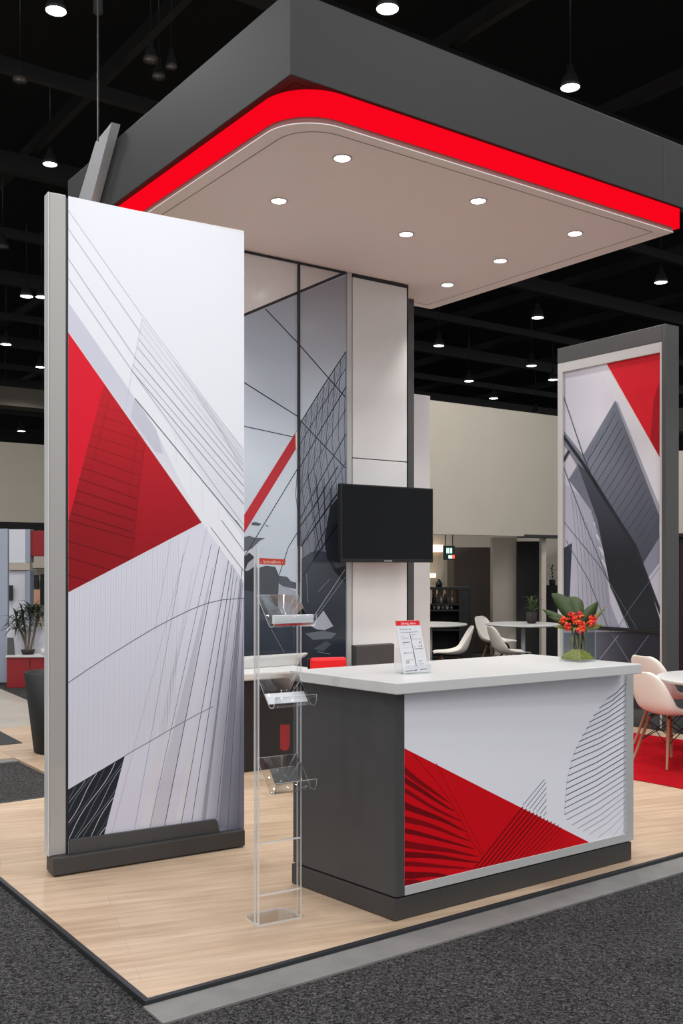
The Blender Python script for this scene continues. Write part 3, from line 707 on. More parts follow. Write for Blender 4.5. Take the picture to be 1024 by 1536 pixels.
# ================================================================== ACRYLIC BROCHURE RACK
SA = ground(386, 1391); SB = ground(452, 1377.5)
FS = Frame(SA, SB-SA); LS = (SB-SA).length
cl = [M['clear'], M['edge']]
rack = thing('brochure_rack', 'tall clear acrylic brochure rack with three trays beside the counter', 'brochure rack', FS.pt(LS/2, .05, 0))
zrk = FS.hit(386, 819)[1]
def acr(name, s0, s1, t0, t1, z0, z1): return MB().box(FS, s0, s1, t0, t1, z0, z1, 0, 1).build(name, cl, rack)
b = MB(); pl = [FS.pt(0, 0, .0005), FS.pt(LS, 0, .0005), FS.pt(LS, .12, .0005), FS.pt(LS-.02, .145, .0005), FS.pt(LS-.06, .155, .0005), FS.pt(.06, .155, .0005), FS.pt(.02, .145, .0005), FS.pt(0, .12, .0005)]
b.slab(pl, (0, 0, 1), .008, 0, 1).build('base', cl, rack)
acr('side_upright', 0, .009, .0, .036, .009, zrk); acr('side_upright', LS-.005, LS, .0, .036, .009, zrk)
acr('back_sheet', .0095, LS-.0055, .030, .0335, .35, zrk-.004)
for yy in (1262, 1339):
    z = FS.hit(418, yy)[1]; acr('crossbar', .0095, LS-.0055, .002, .010, z-.003, z+.003)
trays = [(1.297, .132), (.955, .125), (.592, .13)]
for (z0, h) in trays:
    prof = [(.028, h), (-.085, .012), (-.095, .003), (-.108, 0), (-.128, .002), (-.14, .012), (-.147, .028), (-.150, .052)]
    th = .004; n = len(prof)
    outer = []
    for i, (t, z) in enumerate(prof):
        a = prof[max(i-1, 0)]; c = prof[min(i+1, n-1)]; dx, dz = c[0]-a[0], c[1]-a[1]; L = math.hypot(dx, dz); outer.append((t+dz/L*th, z-dx/L*th))
    b = MB(); sa, sb = .0097, LS-.0057
    for s_ in (sa, sb):
        b.v += [FS.pt(s_, t, z0+z) for t, z in prof]+[FS.pt(s_, t, z0+z) for t, z in outer]
    m = 2*n
    for i in range(n-1):
        b.face([i, i+1, m+i+1, m+i], 0, True); b.face([n+i, m+n+i, m+n+i+1, n+i+1], 0, True)
        b.face([i, n+i, n+i+1, i+1], 1); b.face([m+i, m+i+1, m+n+i+1, m+n+i], 1)
    b.face([0, m, m+n, n], 1); b.face([n-1, 2*n-1, m+2*n-1, m+n-1], 1)
    b.build('tray', cl, rack)
# red label and tag
PL = Print(FS, .0295); PLF = PL
lz = FS.hit(400, 841)[1]
q_ = [(379, 836.5), (428, 839), (427, 847.5), (379, 846)]
lab = MB(); lab.slab([FS.pt(FS.hit(x, y, .0295)[0], .0295, FS.hit(x, y, .0295)[1]) for x, y in [(388.5, 836.8), (428, 839), (427.5, 847.5), (388.5, 846.3)]], FS.pt(0, -1, 0)-FS.pt(0, 0, 0), .0008, 0)
lab.build('red_label', mat('label_red', (204, 62, 50), .5), rack)['label'] = 'small red label with pale lettering'
PL = Print(FS, .0284); PL.text('- Schnalbun -', 390.5, 845.2, 7, (236, 216, 190), 1, width=34); PL.build('label_lettering', rack, M['ink'])
tg = MB(); tg.slab([FS.pt(FS.hit(x, y, .0295)[0], .0295, FS.hit(x, y, .0295)[1]) for x, y in [(420, 1087), (434, 1087), (434, 1119), (431, 1125), (425, 1126), (420, 1123)]], FS.pt(0, -1, 0)-FS.pt(0, 0, 0), .0008, 0)
tg.build('red_tag', mat('tag_red', (170, 46, 44), .6), rack)['label'] = 'small red hanging tag'
def on_tray(i, s0, s1, f0, f1, lift, th):     # slab lying on tray i's slope, f along the slope from its low end
    z0, h = trays[i]; lo = Vector((-.085, .012)); hi = Vector((.028, h)); dv = (hi-lo); nv = Vector((-dv.y, dv.x)).normalized()
    P0 = lo+dv*f0+nv*lift; P1 = lo+dv*f1+nv*lift
    n3 = (FS.pt(0, nv.x, nv.y)-FS.pt(0, 0, 0))
    return MB().slab([FS.pt(s0, P0.x, z0+P0.y), FS.pt(s1, P0.x, z0+P0.y), FS.pt(s1, P1.x, z0+P1.y), FS.pt(s0, P1.x, z0+P1.y)], n3, th)
br = thing('brochure', 'white brochure with a red lower edge standing in the top tray of the acrylic rack', 'brochure', FS.pt(LS/2, -.06, trays[0][0]+.01))
MB().box(FS, .014, LS-.012, -.132, -.112, trays[0][0]+.0165, trays[0][0]+.052).build('pages', mat('brochure_paper', (224, 226, 230), .6), br, .001)
MB().box(FS, .020, LS-.030, -.130, -.112, trays[0][0]+.0075, trays[0][0]+.0160).build('red_edge', M['red'], br, .001)
o = on_tray(1, .012, LS-.014, .01, .36, .0006, .003).build('paper_sheets', M['paper']); tag(o, 'few white paper sheets lying in the middle tray of the acrylic rack', 'paper')
o = on_tray(2, .05, LS-.04, .15, .62, .0006, .003).build('dark_sheet', M['charcoal']); tag(o, 'thin dark grey sheet lying in the lowest tray of the acrylic rack', 'leaflet')  # thin dark slab on the slope of the lowest tray

# ================================================================== LEAFLET HOLDER ON THE COUNTER
H0 = ground(607, 1012.5, ZTc); FH = Frame(H0, (.90, .44))
hw = FH.sx(646.5)
hol = thing('leaflet_holder', 'small clear acrylic leaflet holder standing on the counter top', 'leaflet holder', FH.pt(hw/2, .06, ZTc))
def hacr(name, s0, s1, t0, t1, z0, z1): return MB().box(FH, s0, s1, t0, t1, z0, z1, 0, 1).build(name, cl, hol)
zt = ZTc+.0006
hacr('foot_plate', 0, hw, .0, .075, zt, zt+.003)
hacr('front_plate', 0, hw, .0, .003, zt+.0035, zt+.045)
tilt = .36; hh = .235; nH = FH.pt(0, -1, 0)-FH.pt(0, 0, 0)
def lean(s, z, off=0): return FH.pt(s, .018+(z)*tilt+off, zt+.004+z)
n3 = (lean(1, 0)-lean(0, 0)).cross(lean(0, 1)-lean(0, 0)); n3.normalize()
if n3.dot(nH) < 0: n3 = -n3
MB().slab([lean(.002, 0), lean(hw-.002, 0), lean(hw-.002, hh), lean(.002, hh)], -n3, .003, 0, 1).build('back_plate', cl, hol)
for s_ in (-.0035, hw+.0005):
    MB().slab([FH.pt(s_, 0, zt), FH.pt(s_, .10, zt), FH.pt(s_, .075, zt+.12), FH.pt(s_, .04, zt+.125)], FH.pt(1, 0, 0)-FH.pt(0, 0, 0), .003, 0, 1).build('side_plate', cl, hol)
lf = thing('leaflet', 'white printed leaflet with red header standing in the acrylic holder', 'leaflet', lean(hw/2, 0, -.006))
class LeanFrame:
    """maps photo pixels of the sheet (unit square by its four corners) on to the tilted sheet"""
    n = FH.n
    A, B_, C, D = (590, 922), (630.5, 921.5), (646, 1003), (606.5, 1010)     # tl tr br bl
    def hit(s, px, py, t=0): return (px, py)
    def pt(s, px, py, z):    # called as pt(a=px, t, z=py)
        t = py; py = z
        v = (py-922)/(1006-922); xl = lerp(590, 606.5, v); xr = lerp(630.5, 646, v); u = (px-xl)/(xr-xl)
        return lean(.004+u*(hw-.008), .001+(1-v)*(hh+.004), 0)+n3*(.0035+(-t))
LFm = LeanFrame()
MB().slab([lean(.004, .001)+n3*.0006, lean(hw-.004, .001)+n3*.0006, lean(hw-.004, hh+.005)+n3*.0006, lean(.004, hh+.005)+n3*.0006], n3, .0026).build('sheet', M['paper'], lf)
PP = Print(LFm, 0, .0002)
PP.poly([(590.6, 922.4), (630, 922.4), (631.6, 930.4), (592.2, 930.4)], (206, 24, 36), 1)
PP.text('Dmrng, derm', 600, 928.6, 5.2, (248, 226, 226), 2, skew=-.1, width=24)
gy = (150, 150, 156); gd = (96, 96, 102)
def gl(x0, y0, x1, y1, w=.8, c=gy): PP.line([(580+x0/12.8, 910+y0/12.8), (580+x1/12.8, 910+y1/12.8)], w, c, 2)
PP.text('Bremsscluse . oths', 598.2, 937.3, 3.4, gd, 2, width=18.5)
gl(245, 405, 600, 395); gl(255, 480, 320, 478, .5); gl(470, 450, 555, 446, .7); gl(480, 500, 520, 490, .7); gl(470, 545, 690, 545, .6)
gl(280, 525, 420, 522, 2.6, (190, 190, 196)); gl(295, 608, 440, 604, 1.1, gd); gl(300, 645, 335, 645, .8); gl(310, 720, 500, 712, .4, (200, 200, 206)); gl(345, 825, 520, 820, .8); gl(335, 826, 370, 824, 1.8, (140, 110, 90))
gl(445, 440, 520, 760, 1.0, gd); gl(520, 760, 588, 1100, 1.2, gd); gl(440, 400, 460, 500, .6)
gl(640, 600, 690, 596, .8); gl(640, 626, 665, 626, 1.6, gd); gl(690, 600, 692, 634, .7); gl(630, 700, 650, 690, 1, gd); gl(675, 692, 700, 692, 2, gd); gl(550, 715, 560, 700, 1.2, gd); gl(550, 748, 725, 740, .9, gd)
gl(370, 980, 440, 976, .7); gl(385, 1000, 440, 998, 1.6, (170, 170, 176)); gl(375, 1030, 450, 1026, .9, gd); gl(620, 990, 720, 985, .6); gl(625, 1020, 700, 1016, .6); gl(630, 1060, 745, 1056, .7); gl(370, 1194, 525, 1184, 1.1, gd); gl(545, 1184, 605, 1178, 1.4, gd); gl(665, 1174, 815, 1164, 1.2, gd)
gl(560, 830, 740, 826, .4, (200, 200, 206)); gl(590, 910, 760, 905, .4, (200, 200, 206)); gl(430, 968, 545, 966, .5)
PP.build('printing', lf, M['ink'])

# ================================================================== VASE AND FLOWERS
vy = 1.053; VC = ground(866, 991.5, vy); FV = Frame(VC, (math.cos(R(40)), math.sin(R(40)))); hv = .067; zv = vy+.0006; vh = .168
gm = [M['glass'], M['glassedge']]
vas = thing('glass_vase', 'square clear glass vase at the right end of the counter top', 'vase', (VC.x, VC.y, zv))
MB().box(FV, -hv, hv, -hv, hv, zv, zv+.008, 0, 1).build('bottom', gm, vas)
for (a0_, a1__, t0_, t1_) in [(-hv, hv, -hv, -hv+.004), (-hv, hv, hv-.004, hv), (-hv, -hv+.004, -hv+.0042, hv-.0042), (hv-.004, hv, -hv+.0042, hv-.0042)]:
    MB().box(FV, a0_, a1__, t0_, t1_, zv+.0085, zv+vh, 0, 1).build('side_glass', gm, vas)
flw = thing('flower_arrangement', 'red and orange blossoms with broad green leaves in the glass vase', 'flowers', (VC.x, VC.y, zv+.009))
ms = MB(); i_ = hv-.008
n = 9; zbase = zv+.0095
for j in range(n):
    for i in range(n):
        s_ = -i_+2*i_*i/(n-1); t_ = -i_+2*i_*j/(n-1); r = max(abs(i-4), abs(j-4))/4
        ms.v.append(FV.pt(s_, t_, zbase+.045*(1-r**2)+.010+rnd.uniform(0, .008)))
for j in range(n-1):
    for i in range(n-1): ms.face([j*n+i, j*n+i+1, (j+1)*n+i+1, (j+1)*n+i], 0, True)
rim = [i for i in range(n)]+[k*n+n-1 for k in range(1, n)]+[(n-1)*n+i for i in range(n-2, -1, -1)]+[k*n for k in range(n-2, 0, -1)]
bb = len(ms.v); ms.v += [Vector((ms.v[k].x, ms.v[k].y, zbase)) for k in rim]
for k in range(len(rim)): ms.face([rim[k], bb+k, bb+(k+1) % len(rim), rim[(k+1) % len(rim)]])
ms.face([bb+k for k in range(len(rim))])
ms.build('moss', M['moss'], flw)
MB().lathe([(.022, zbase+.05), (.030, zv+.12), (.034, zv+.172), (.028, zv+.172)], (VC.x, VC.y, 0), 14).build('inner_pot', M['soil'], flw)
for k in range(9):
    a = k*.7; p = Vector((VC.x+.028*math.cos(a), VC.y+.028*math.sin(a), zv+.15)); e = Vector((VC.x+.048*math.cos(a+.3), VC.y+.048*math.sin(a+.3), zbase+.045))
    MB().leaf([p, p.lerp(e, .4)+Vector((0, 0, .004)), e], .007, 0).build('grass_blade', M['leaf2'], flw)
ctop = Vector((VC.x, VC.y, zv+.165))
def fpt(px, py, dy=0): return at(px, py, VC.y+dy)
heads = [(845, 929.5, -.03), (852, 940, -.05), (857, 924, 0), (864, 931, -.04), (873, 938, -.05), (870, 945, -.06), (889, 929, -.01), (887, 935, -.03), (869, 923, .02)]
for k, (px, py, dy) in enumerate(heads):
    c = fpt(px, py, dy); h_ = MB()
    for j in range(26):
        v = Vector((rnd.gauss(0, 1), rnd.gauss(0, 1), rnd.gauss(0, 1))).normalized(); rr = .0185
        q = v.to_track_quat('Z', 'Y').to_matrix()
        h_.ball(c+v*rr*rnd.uniform(.55, 1), .0062, .0048, .011, 0 if rnd.random() < (.75 if k % 3 else .5) else 1, 6, 4, q)
    ho = h_.build('blossom', [M['petal'], M['petal2']], flw)
    MB().tube([c, c.lerp(ctop, .6)+Vector((0, 0, -.01)), ctop+Vector((0, 0, -.06))], .0022, 6).build('stem', M['leaf'], flw)
def blade(tip, mid, w, m='leaf', base=None, side=None, dy=0):
    t_ = fpt(*tip); m_ = fpt(*mid); b_ = base or ctop; pts = []
    for i in range(9):
        k = i/8; pts.append(b_*(1-k)**2+m_*2*k*(1-k)+t_*k*k)
    MB().leaf(pts, w, 0, .28, side).build('leaf', M[m], flw)
vx = Vector((.9, -.25, .1))
blade((827, 890, .06), (846, 900, .05), .042, side=(.75, .1, .5)); blade((842, 897, .08), (868, 896, .08), .048, side=(.9, .1, .4))
blade((897, 902, .04), (878, 925, .03), .036, side=(.7, .1, -.6)); blade((813, 914, .0), (836, 928, .02), .024, side=(.4, .2, .9)); blade((822, 925, -.02), (840, 930, 0), .011, side=(.3, .2, .9))
blade((908, 910, .05), (893, 930, .02), .010, 'leaf2', side=(.7, 0, -.7)); blade((905, 937, -.01), (890, 938, -.01), .014, 'leaf2', side=(0, .3, 1)); blade((899, 942, -.03), (886, 940, -.02), .010, 'leaf2', side=(0, .3, 1))
blade((830, 940, -.03), (842, 940, -.03), .012, 'leaf2', side=(0, .3, 1)); blade((872, 911, .07), (869, 925, .05), .009, 'leaf', side=(1, 0, 0))
blade((834, 903, .05), (850, 925, .03), .014, side=(.8, 0, .5)); blade((860, 950, -.07), (862, 935, -.06), .010, 'leaf2', side=(1, 0, 0)); blade((880, 950, -.06), (876, 938, -.05), .011, 'leaf', side=(1, 0, .2))

# ================================================================== RIGHT BANNER TOWER
TL = V2(2.30, 10.66); TN = V2(3.098, 9.55)
FT_ = Frame(TL, TN-TL); LT = (TN-TL).length
tow = thing('banner_tower', 'tall banner tower printed with grey angular building and red corner, dark frame', 'banner tower', FT_.pt(LT/2, .08, -.02))
zt0_, zt1_ = FT_.hit(836, 526)[1], FT_.hit(990, 484)[1]; ztw = (zt0_+zt1_)/2
e0, e1, e2 = FT_.sx(843), FT_.sx(989), FT_.sx(992)
bw = .10
box_part('frame_stile', M['grey'], tow, FT_, e2, LT, 0, .2, -.0195, ztw, .004)
box_part('frame_rail', M['grey'], tow, FT_, 0, e2-.0005, 0, .2, ztw-.16, ztw, .004)
box_part('back_board', M['grey'], tow, FT_, 0, e2-.0005, .03, .2, -.0195, ztw-.1605, .002)
zi = ztw-.1605
box_part('light_frame', M['white'], tow, FT_, .0, e0, .004, .0295, -.0195, zi, .002)
box_part('light_frame', M['white'], tow, FT_, e1, e2-.001, .004, .0295, -.0195, zi, .002)
box_part('light_frame', M['white'], tow, FT_, e0+.0005, e1-.0005, .004, .0295, zi-.10, zi, .002)
T = Print(FT_, .0292, .0006, 1.25)
def t4(x, y): return (600+x/2.415, 450+y/2.415)
def t8(x, y): return (830+x/5.278, 480+y/5.278)
zpt = zi-.101
def top_at(px): a = FT_.sx(px); return FT_.proj(a, .029, zpt)[1]
T.poly([(843, top_at(843)), (989.5, top_at(989.5)), (989.5, 1040), (843, 1040)], lambda x, y: mix(mix((184, 186, 197), (216, 215, 226), (x-843)/70), (170, 174, 190), (y-700)/240), 1, (18, 30))
T.poly([t8(360, 245), (989.5, top_at(989.5)), t8(838, 1090)], lambda x, y: mix((178, 24, 34), (204, 28, 42), (y-510)/50), 3, (14, 14))
T.poly([t8(836, 480), t8(836, 1085), t8(765, 950), t8(790, 640)], (158, 22, 34), 4)
T.poly([t8(300, 250), t8(360, 245), t8(838, 1090), t8(838, 1480), t8(490, 640)], (222, 222, 230), 2)
T.line([t8(360, 245), t8(838, 1090)], 1.0, (232, 208, 200), 5)
pyr = lambda x, y: mix(mix((120, 128, 142), (98, 102, 116), (x-890)/70), (60, 64, 76), (y-700)/170)
T.poly([t4(778, 365), t4(938, 775), t4(938, 860), t4(870, 970), t4(610, 650)], pyr, 4, (12, 16))
T.poly([t4(778, 365), t4(788, 372), t4(938, 745), t4(938, 780)], (150, 155, 168), 5)
for k in range(15):
    f = k/14; x0 = lerp(780, 935, f); y0 = lerp(400, 790, f); L_ = 250-40*f
    T.line([t4(x0, y0+8), t4(x0-38, y0+8+.28*L_), t4(x0-100, y0+.72*L_), t4(x0-120, y0+L_)] if k < 12 else [t4(x0, y0+8), t4(x0-60, y0+100)], .7, (64, 68, 80), 6)
for k in range(6): T.line([t4(770-k*22, 400+k*36), t4(745-k*22, 470+k*36)], .5, (96, 104, 118), 6)
T.poly([t4(590, 470), t4(660, 560), t4(700, 640), t4(690, 680), t4(590, 520)], (120, 124, 138), 3)
# dark diagonal sweep
T.poly([t4(640, 590), t4(700, 640), t4(860, 900), t4(945, 1170), t4(945, 1340), t4(900, 1340), t4(760, 1040), t4(715, 800)], lambda x, y: mix((72, 76, 88), (36, 38, 44), (y-710)/130), 7, (14, 20))
T.poly([t4(610, 650), t4(650, 600), t4(715, 800), t4(745, 940), t4(690, 760)], (108, 112, 128), 6)
T.line([t4(590, 492), t4(660, 590), t4(740, 720), t4(850, 890), t4(945, 1140)], 4.6, (40, 44, 52), 8)
T.line([t4(590, 585), t4(612, 545)], 4, (50, 56, 66), 8)
T.line([t4(590, 345), t4(665, 570), t4(720, 700)], 1.2, (60, 68, 80), 8)
T.line([t4(590, 600), t4(660, 790), t4(830, 1200), t4(880, 1330)], 1.0, (74, 80, 92), 8); T.line([t4(590, 800), t4(720, 960), t4(880, 1230)], .9, (84, 90, 102), 8)
T.line([t4(600, 870), t4(680, 1010), t4(750, 1180), t4(800, 1270)], .9, (84, 90, 102), 8); T.line([t4(700, 1330), t4(830, 1120), t4(945, 960)], .8, (96, 100, 114), 8)
T.poly([t4(590, 900), t4(622, 880), t4(612, 1120), t4(590, 1150)], (48, 54, 66), 5)
T.poly([t4(590, 660), t4(690, 740), t4(745, 960), t4(760, 1100), t4(800, 1200), t4(590, 1200)], lambda x, y: mix((172, 174, 190), (140, 144, 160), (x-850)/70), 3, (12, 16))
T.poly([t4(870, 970), t4(938, 860), t4(938, 1000), t4(905, 1030)], (126, 130, 146), 6); T.poly([t4(895, 1010), t4(940, 950), t4(940, 1160)], (176, 178, 192), 7)
for k in range(8): T.line([t4(620+k*14, 700+k*26), t4(640+k*15, 900+k*20), t4(650+k*16, 1190)], .5, (120, 124, 140), 5)
for k in range(5): T.line([t4(690+k*10, 760+k*45), t4(720+k*8, 800+k*45)], 2.4, (196, 198, 208), 6)
T.poly([t4(590, 1205), t4(945, 1200), t4(945, 1400), t4(590, 1400)], lambda x, y: mix((96, 100, 114), (40, 42, 50), (x-880)/70), 9, (14, 20))
T.line([t4(700, 1330), t4(790, 1215)], .8, (150, 154, 166), 10); T.line([t4(770, 1215), t4(840, 1330)], .7, (120, 124, 138), 10); T.line([t4(800, 1350), t4(900, 1215)], .7, (120, 124, 138), 10)
T.poly([t4(590, 1410), t4(945, 1410), t4(945, 1480), t4(590, 1480)], (40, 42, 50), 9)
T.build('printed_graphic', tow, M['ink'])
zc1 = FT_.hit(960, 946)[1]; box_part('crossbar', M['black'], tow, FT_, e0+.001, e1-.001, .004, .0205, zc1-.018, zc1+.018, .002)

# ================================================================== CHAIRS AND TABLES
def shell_mb():
    prof = [(.235, .432, .165), (.225, .445, .195), (.15, .437, .215), (.05, .424, .225), (-.06, .42, .228), (-.14, .436, .23), (-.19, .48, .232), (-.215, .54, .232), (-.235, .61, .225), (-.255, .68, .21), (-.272, .74, .185), (-.28, .775, .145), (-.283, .79, .09)]
    m = MB(); nu = 12; N = len(prof)
    for i, (y, z, hw_) in enumerate(prof):
        a = prof[max(i-1, 0)]; c = prof[min(i+1, N-1)]; dy, dz = c[0]-a[0], c[1]-a[1]; L_ = math.hypot(dy, dz)
        ny, nz = dz/L_, -dy/L_        # towards the sitter
        if nz < 0 and i < 5: ny, nz = -ny, -nz
        k = i/(N-1); bulge = .012+.085*math.exp(-((k-.47)/.22)**2)+.03*math.exp(-((k-.75)/.2)**2)
        for j in range(nu+1):
            u = -1+2*j/nu; d = bulge*abs(u)**2.4
            m.v.append(Vector((hw_*math.sin(u*math.pi/2*.97), y+ny*d, z+nz*d)))
    for i in range(N-1):
        for j in range(nu): m.face([i*(nu+1)+j, i*(nu+1)+j+1, (i+1)*(nu+1)+j+1, (i+1)*(nu+1)+j], 0, True)
    return m
def make_chair():
    t = thing('shell_chair', 'white shell chair', 'chair', (0, 0, 0))
    sh = shell_mb().build('seat_shell', M['chairshell'], t)
    so = sh.modifiers.new('solid', 'SOLIDIFY'); so.thickness = .007; so.offset = 0
    ss = sh.modifiers.new('smooth', 'SUBSURF'); ss.levels = 1; ss.render_levels = 1
    ft = []
    for sx_ in (-1, 1):
        for sy in (-1, 1):
            top = Vector((sx_*.115, .02+sy*.105, .395)); ft_ = Vector((sx_*.215, .02+sy*.205, .0052))
            MB().tube([top, top.lerp(ft_, .5), ft_], [.015, .0135, .009], 12).build('leg', M['legwood'], t)
            MB().tube([top+Vector((0, 0, .0)), Vector((sx_*.09, .02+sy*.08, .413))], .008, 8).build('mount', M['wire'], t)
    def lp(sx_, sy, k): return Vector((sx_*(.115+.10*k), .02+sy*(.105+.10*k), .395-.394*k))
    br_ = MB()
    for sgn in (-1, 1):
        br_.tube([lp(-1, sgn, .1), lp(1, sgn, .52)], .004, 6); br_.tube([lp(1, sgn, .1), lp(-1, sgn, .52)], .004, 6)
        br_.tube([lp(sgn, -1, .1), lp(sgn, 1, .52)], .004, 6); br_.tube([lp(sgn, 1, .1), lp(sgn, -1, .52)], .004, 6)
    br_.build('wire_brace', M['wire'], t)
    return t
proto = make_chair(); used = False
def place_chair(x, y, ang, label, z=0.0, sc=1.0, group='white shell chairs'):
    """ang: heading the sitter faces, degrees from +X"""
    global used
    o = proto if not used else copy_tree(proto); used = True
    o.location = (x, y, z); o.rotation_euler = (0, 0, R(ang-90)); o.scale = (sc, sc, sc); tag(o, label, 'chair', group); return o
def round_table(c, rad, h, label, z=0.0, seg=48):
    t = thing('round_table', label, 'table', (c[0], c[1], z), 'white round tables')
    MB().lathe([(rad-.03, h-.03), (rad-.008, h-.024), (rad, h-.012), (rad-.004, h-.002), (rad-.012, h)], (c[0], c[1], 0), seg).build('tabletop', M['white'], t)
    MB().lathe([(.03, z+.013), (.03, h-.031)], (c[0], c[1], 0), 16).build('column', M['silver'], t)
    MB().lathe([(.22, z+.001), (.22, z+.007), (.05, z+.0125), (.03, z+.0125)], (c[0], c[1], 0), 32).build('foot', M['silver'], t)
    return t
rz_ = .009
rg = [ground(930, 1168, 0), ground(940, 1171, 0), ground(1110, 1200, 0), ground(1110, 1122, 0), ground(940, 1124.5, 0)]
ra = ground(950, 1170); rd_ = (ground(1024, 1184)-ra).normalized()
FR = Frame(ra-rd_*1.2, rd_)
o = MB().box(FR, .0, 2.9, 0, 1.75, .0005, .008).build('red_rug', M['rug'], None, .003); tag(o, 'bright red rug under the white chairs at right', 'rug')
place_chair(2.54, 7.80, 22, 'nearest white shell chair, back to the counter, on the red rug', rz_, .93)
place_chair(2.78, 8.52, 22, 'white shell chair behind the nearest one, seen past its backrest at right', rz_, 1.0)
place_chair(3.72, 7.45, 158, 'white shell chair across the right table, almost out of frame', rz_)
round_table((3.06, 7.74), .60, .69, 'white round table between the chairs on the red rug at right edge', rz_)
FLz = -.02
ta = (1.25, 14.1); tb_ = (2.56, 14.1)
round_table(ta, .52, .74, 'white round table behind the counter, nearer the television', FLz)
round_table(tb_, .53, .74, 'white round table with a potted plant, behind the counter at centre right', FLz)
place_chair(1.44, 13.05, 178, 'white shell chair in front of the table nearer the television, facing left', FLz)
place_chair(2.20, 13.1, 8, 'white shell chair with its back to us in front of the table with the plant', FLz)
place_chair(2.28, 14.75, -35, 'white shell chair beyond the table with the plant, top of its back showing', FLz, 1.04)
# plant on that table
pp = at(797, 933, 14.1); tp = thing('potted_plant', 'small green plant in a dark glass pot on the white back table', 'plant', (pp.x, 14.1, .7405), 'plants')
MB().lathe([(.05, .7405), (.075, .77), (.075, .90), (.068, .90)], (pp.x, 14.1, 0), 18).build('pot', M['soil'], tp)
fo = MB()
for k in range(16):
    a = rnd.uniform(0, 6.28); r = rnd.uniform(.08, .28); hgt = rnd.uniform(.02, .24); b_ = Vector((pp.x, 14.1, .895)); tpv = b_+Vector((r*math.cos(a), r*math.sin(a), hgt)); md = b_+Vector((r*.4*math.cos(a), r*.4*math.sin(a), hgt*.9+.03))
    fo.leaf([b_, b_.lerp(md, .5), md, tpv], .022)
fo.build('foliage', M['leaf'], tp)

# ================================================================== BACKGROUND PARTITIONS, RIGHT
b0_ = V2(1.33-.812*2.2, 15-.584*2.2)
FB = Frame(b0_, U)
x1 = FB.sx(786); x2_ = FB.sx(852)
zhead = 2.03; ztopw = 4.04
def st(name, m, F, *a, bevel=0): return struct(MB().box(F, *a).build(name, m, None, bevel))
st('wall_back', M['cream'], FB, -2.3, x2_, 0, .18, zhead+.031, ztopw)
st('wall_header', M['cream'], FB, -2.3, x1, 0, .18, zhead, zhead+.0305)
Fr = Frame(FB.pt(x1+.001, 0, 0).to_2d(), (.98, -.2)); 
o = MB().box(FB, x1+.001, x2_, -.01, .17, zhead-.02, zhead+.0305).build('trim_1', M['dark']); struct(o)
# things behind the header line
def slab_at(px0, px1, y0, y1, Y, d, m, name, kindname=None, parent=None, floor=False):
    F = Frame((0, Y), (1, 0)); s0_, s1_ = (px0-CX)/FPX*Y, (px1-CX)/FPX*Y; z1_ = zat(y0, Y); z0_ = FLz+.0005 if floor else zat(y1, Y)
    return MB().box(F, s0_, s1_, 0, d, z0_, z1_).build(name, m, parent, .003)
struct(slab_at(560, 846, 790, 990, 19.6, .15, M['cream'], 'wall_alcove', floor=True))
o = slab_at(681, 739, 821, 990, 18.2, 1.2, M['brown'], 'partition', floor=True); tag(o, 'dark taupe partition block in the alcove behind the exit sign', 'partition')
o = slab_at(739, 775.5, 806, 990, 17.2, .3, M['creamdim'], 'pillar', floor=True); tag(o, 'pale grey-beige pillar beside the dark doorway at the back', 'pillar')
struct(slab_at(776, 811.5, 812, 990, 17.0, .12, M['blackwall'], 'door_1', floor=True))
o = slab_at(812, 819, 806, 990, 16.6, .2, M['creamdim'], 'door_jamb', floor=True); tag(o, 'narrow pale jamb at the right of the dark doorway', 'door jamb')
o = slab_at(820, 842, 878, 990, 17.4, .3, M['blackwall'], 'dark_cabinet', floor=True); tag(o, 'black cabinet seen between the pale jamb and the banner tower', 'cabinet')
st_ = at(828, 878, 17.5); zz_ = st_.z+.001
vp = thing('vine_plant', 'slender dark plant standing on the black cabinet beside the banner tower', 'plant', (st_.x, 17.5, zz_), 'plants')
MB().lathe([(.05, zz_), (.06, zz_+.1), (.05, zz_+.1)], (st_.x, 17.5, 0), 12).build('pot', M['soil'], vp)
fo = MB()
for k in range(14):
    z = zz_+.1+k*.018; a = k*2.3; p = Vector((st_.x+.012*math.sin(k), 17.5, z)); fo.leaf([p, p+Vector((.05*math.cos(a), .05*math.sin(a), .03)), p+Vector((.085*math.cos(a), .085*math.sin(a), .02))], .022)
fo.tube([(st_.x, 17.5, zz_+.09), (st_.x, 17.5, zz_+.36)], .006, 6)
fo.build('foliage', M['darkleaf'], vp)
# shelf unit with bottles
Ys = 16.9; sx0, sx1 = (640-CX)/FPX*Ys, (708-CX)/FPX*Ys; zs1 = zat(880.5, Ys); Fsu = Frame((0, Ys), (1, 0))
su = thing('shelf_unit', 'black open shelf unit in the alcove behind the left back table', 'shelf unit', ((sx0+sx1)/2, Ys+.2, FLz))
xm = (690-CX)/FPX*Ys
for (a_, b_, c_, d_) in [(sx0, sx0+.05, FLz+.0005, zs1), (sx1-.05, sx1, FLz+.0005, zs1), (xm-.02, xm+.02, FLz+.05, zs1-.0505)]: box_part('upright', M['black'], su, Fsu, a_, b_, 0, .4, c_, d_)
shz = [FLz+.01, .45, .78, zat(905.5, Ys)-.03]
for z in shz: box_part('shelf', M['black'], su, Fsu, sx0+.0505, xm-.0205, .02, .38, z, z+.03)
box_part('top_board', M['black'], su, Fsu, sx0+.0505, sx1-.0505, 0, .4, zs1-.05, zs1)
box_part('back_board', M['blackwall'], su, Fsu, sx0+.0505, sx1-.0505, .381, .40, FLz+.0005, shz[3]+.03)
box_part('door', M['black'], su, Fsu, xm+.021, sx1-.051, .01, .03, FLz+.01, zs1-.055)
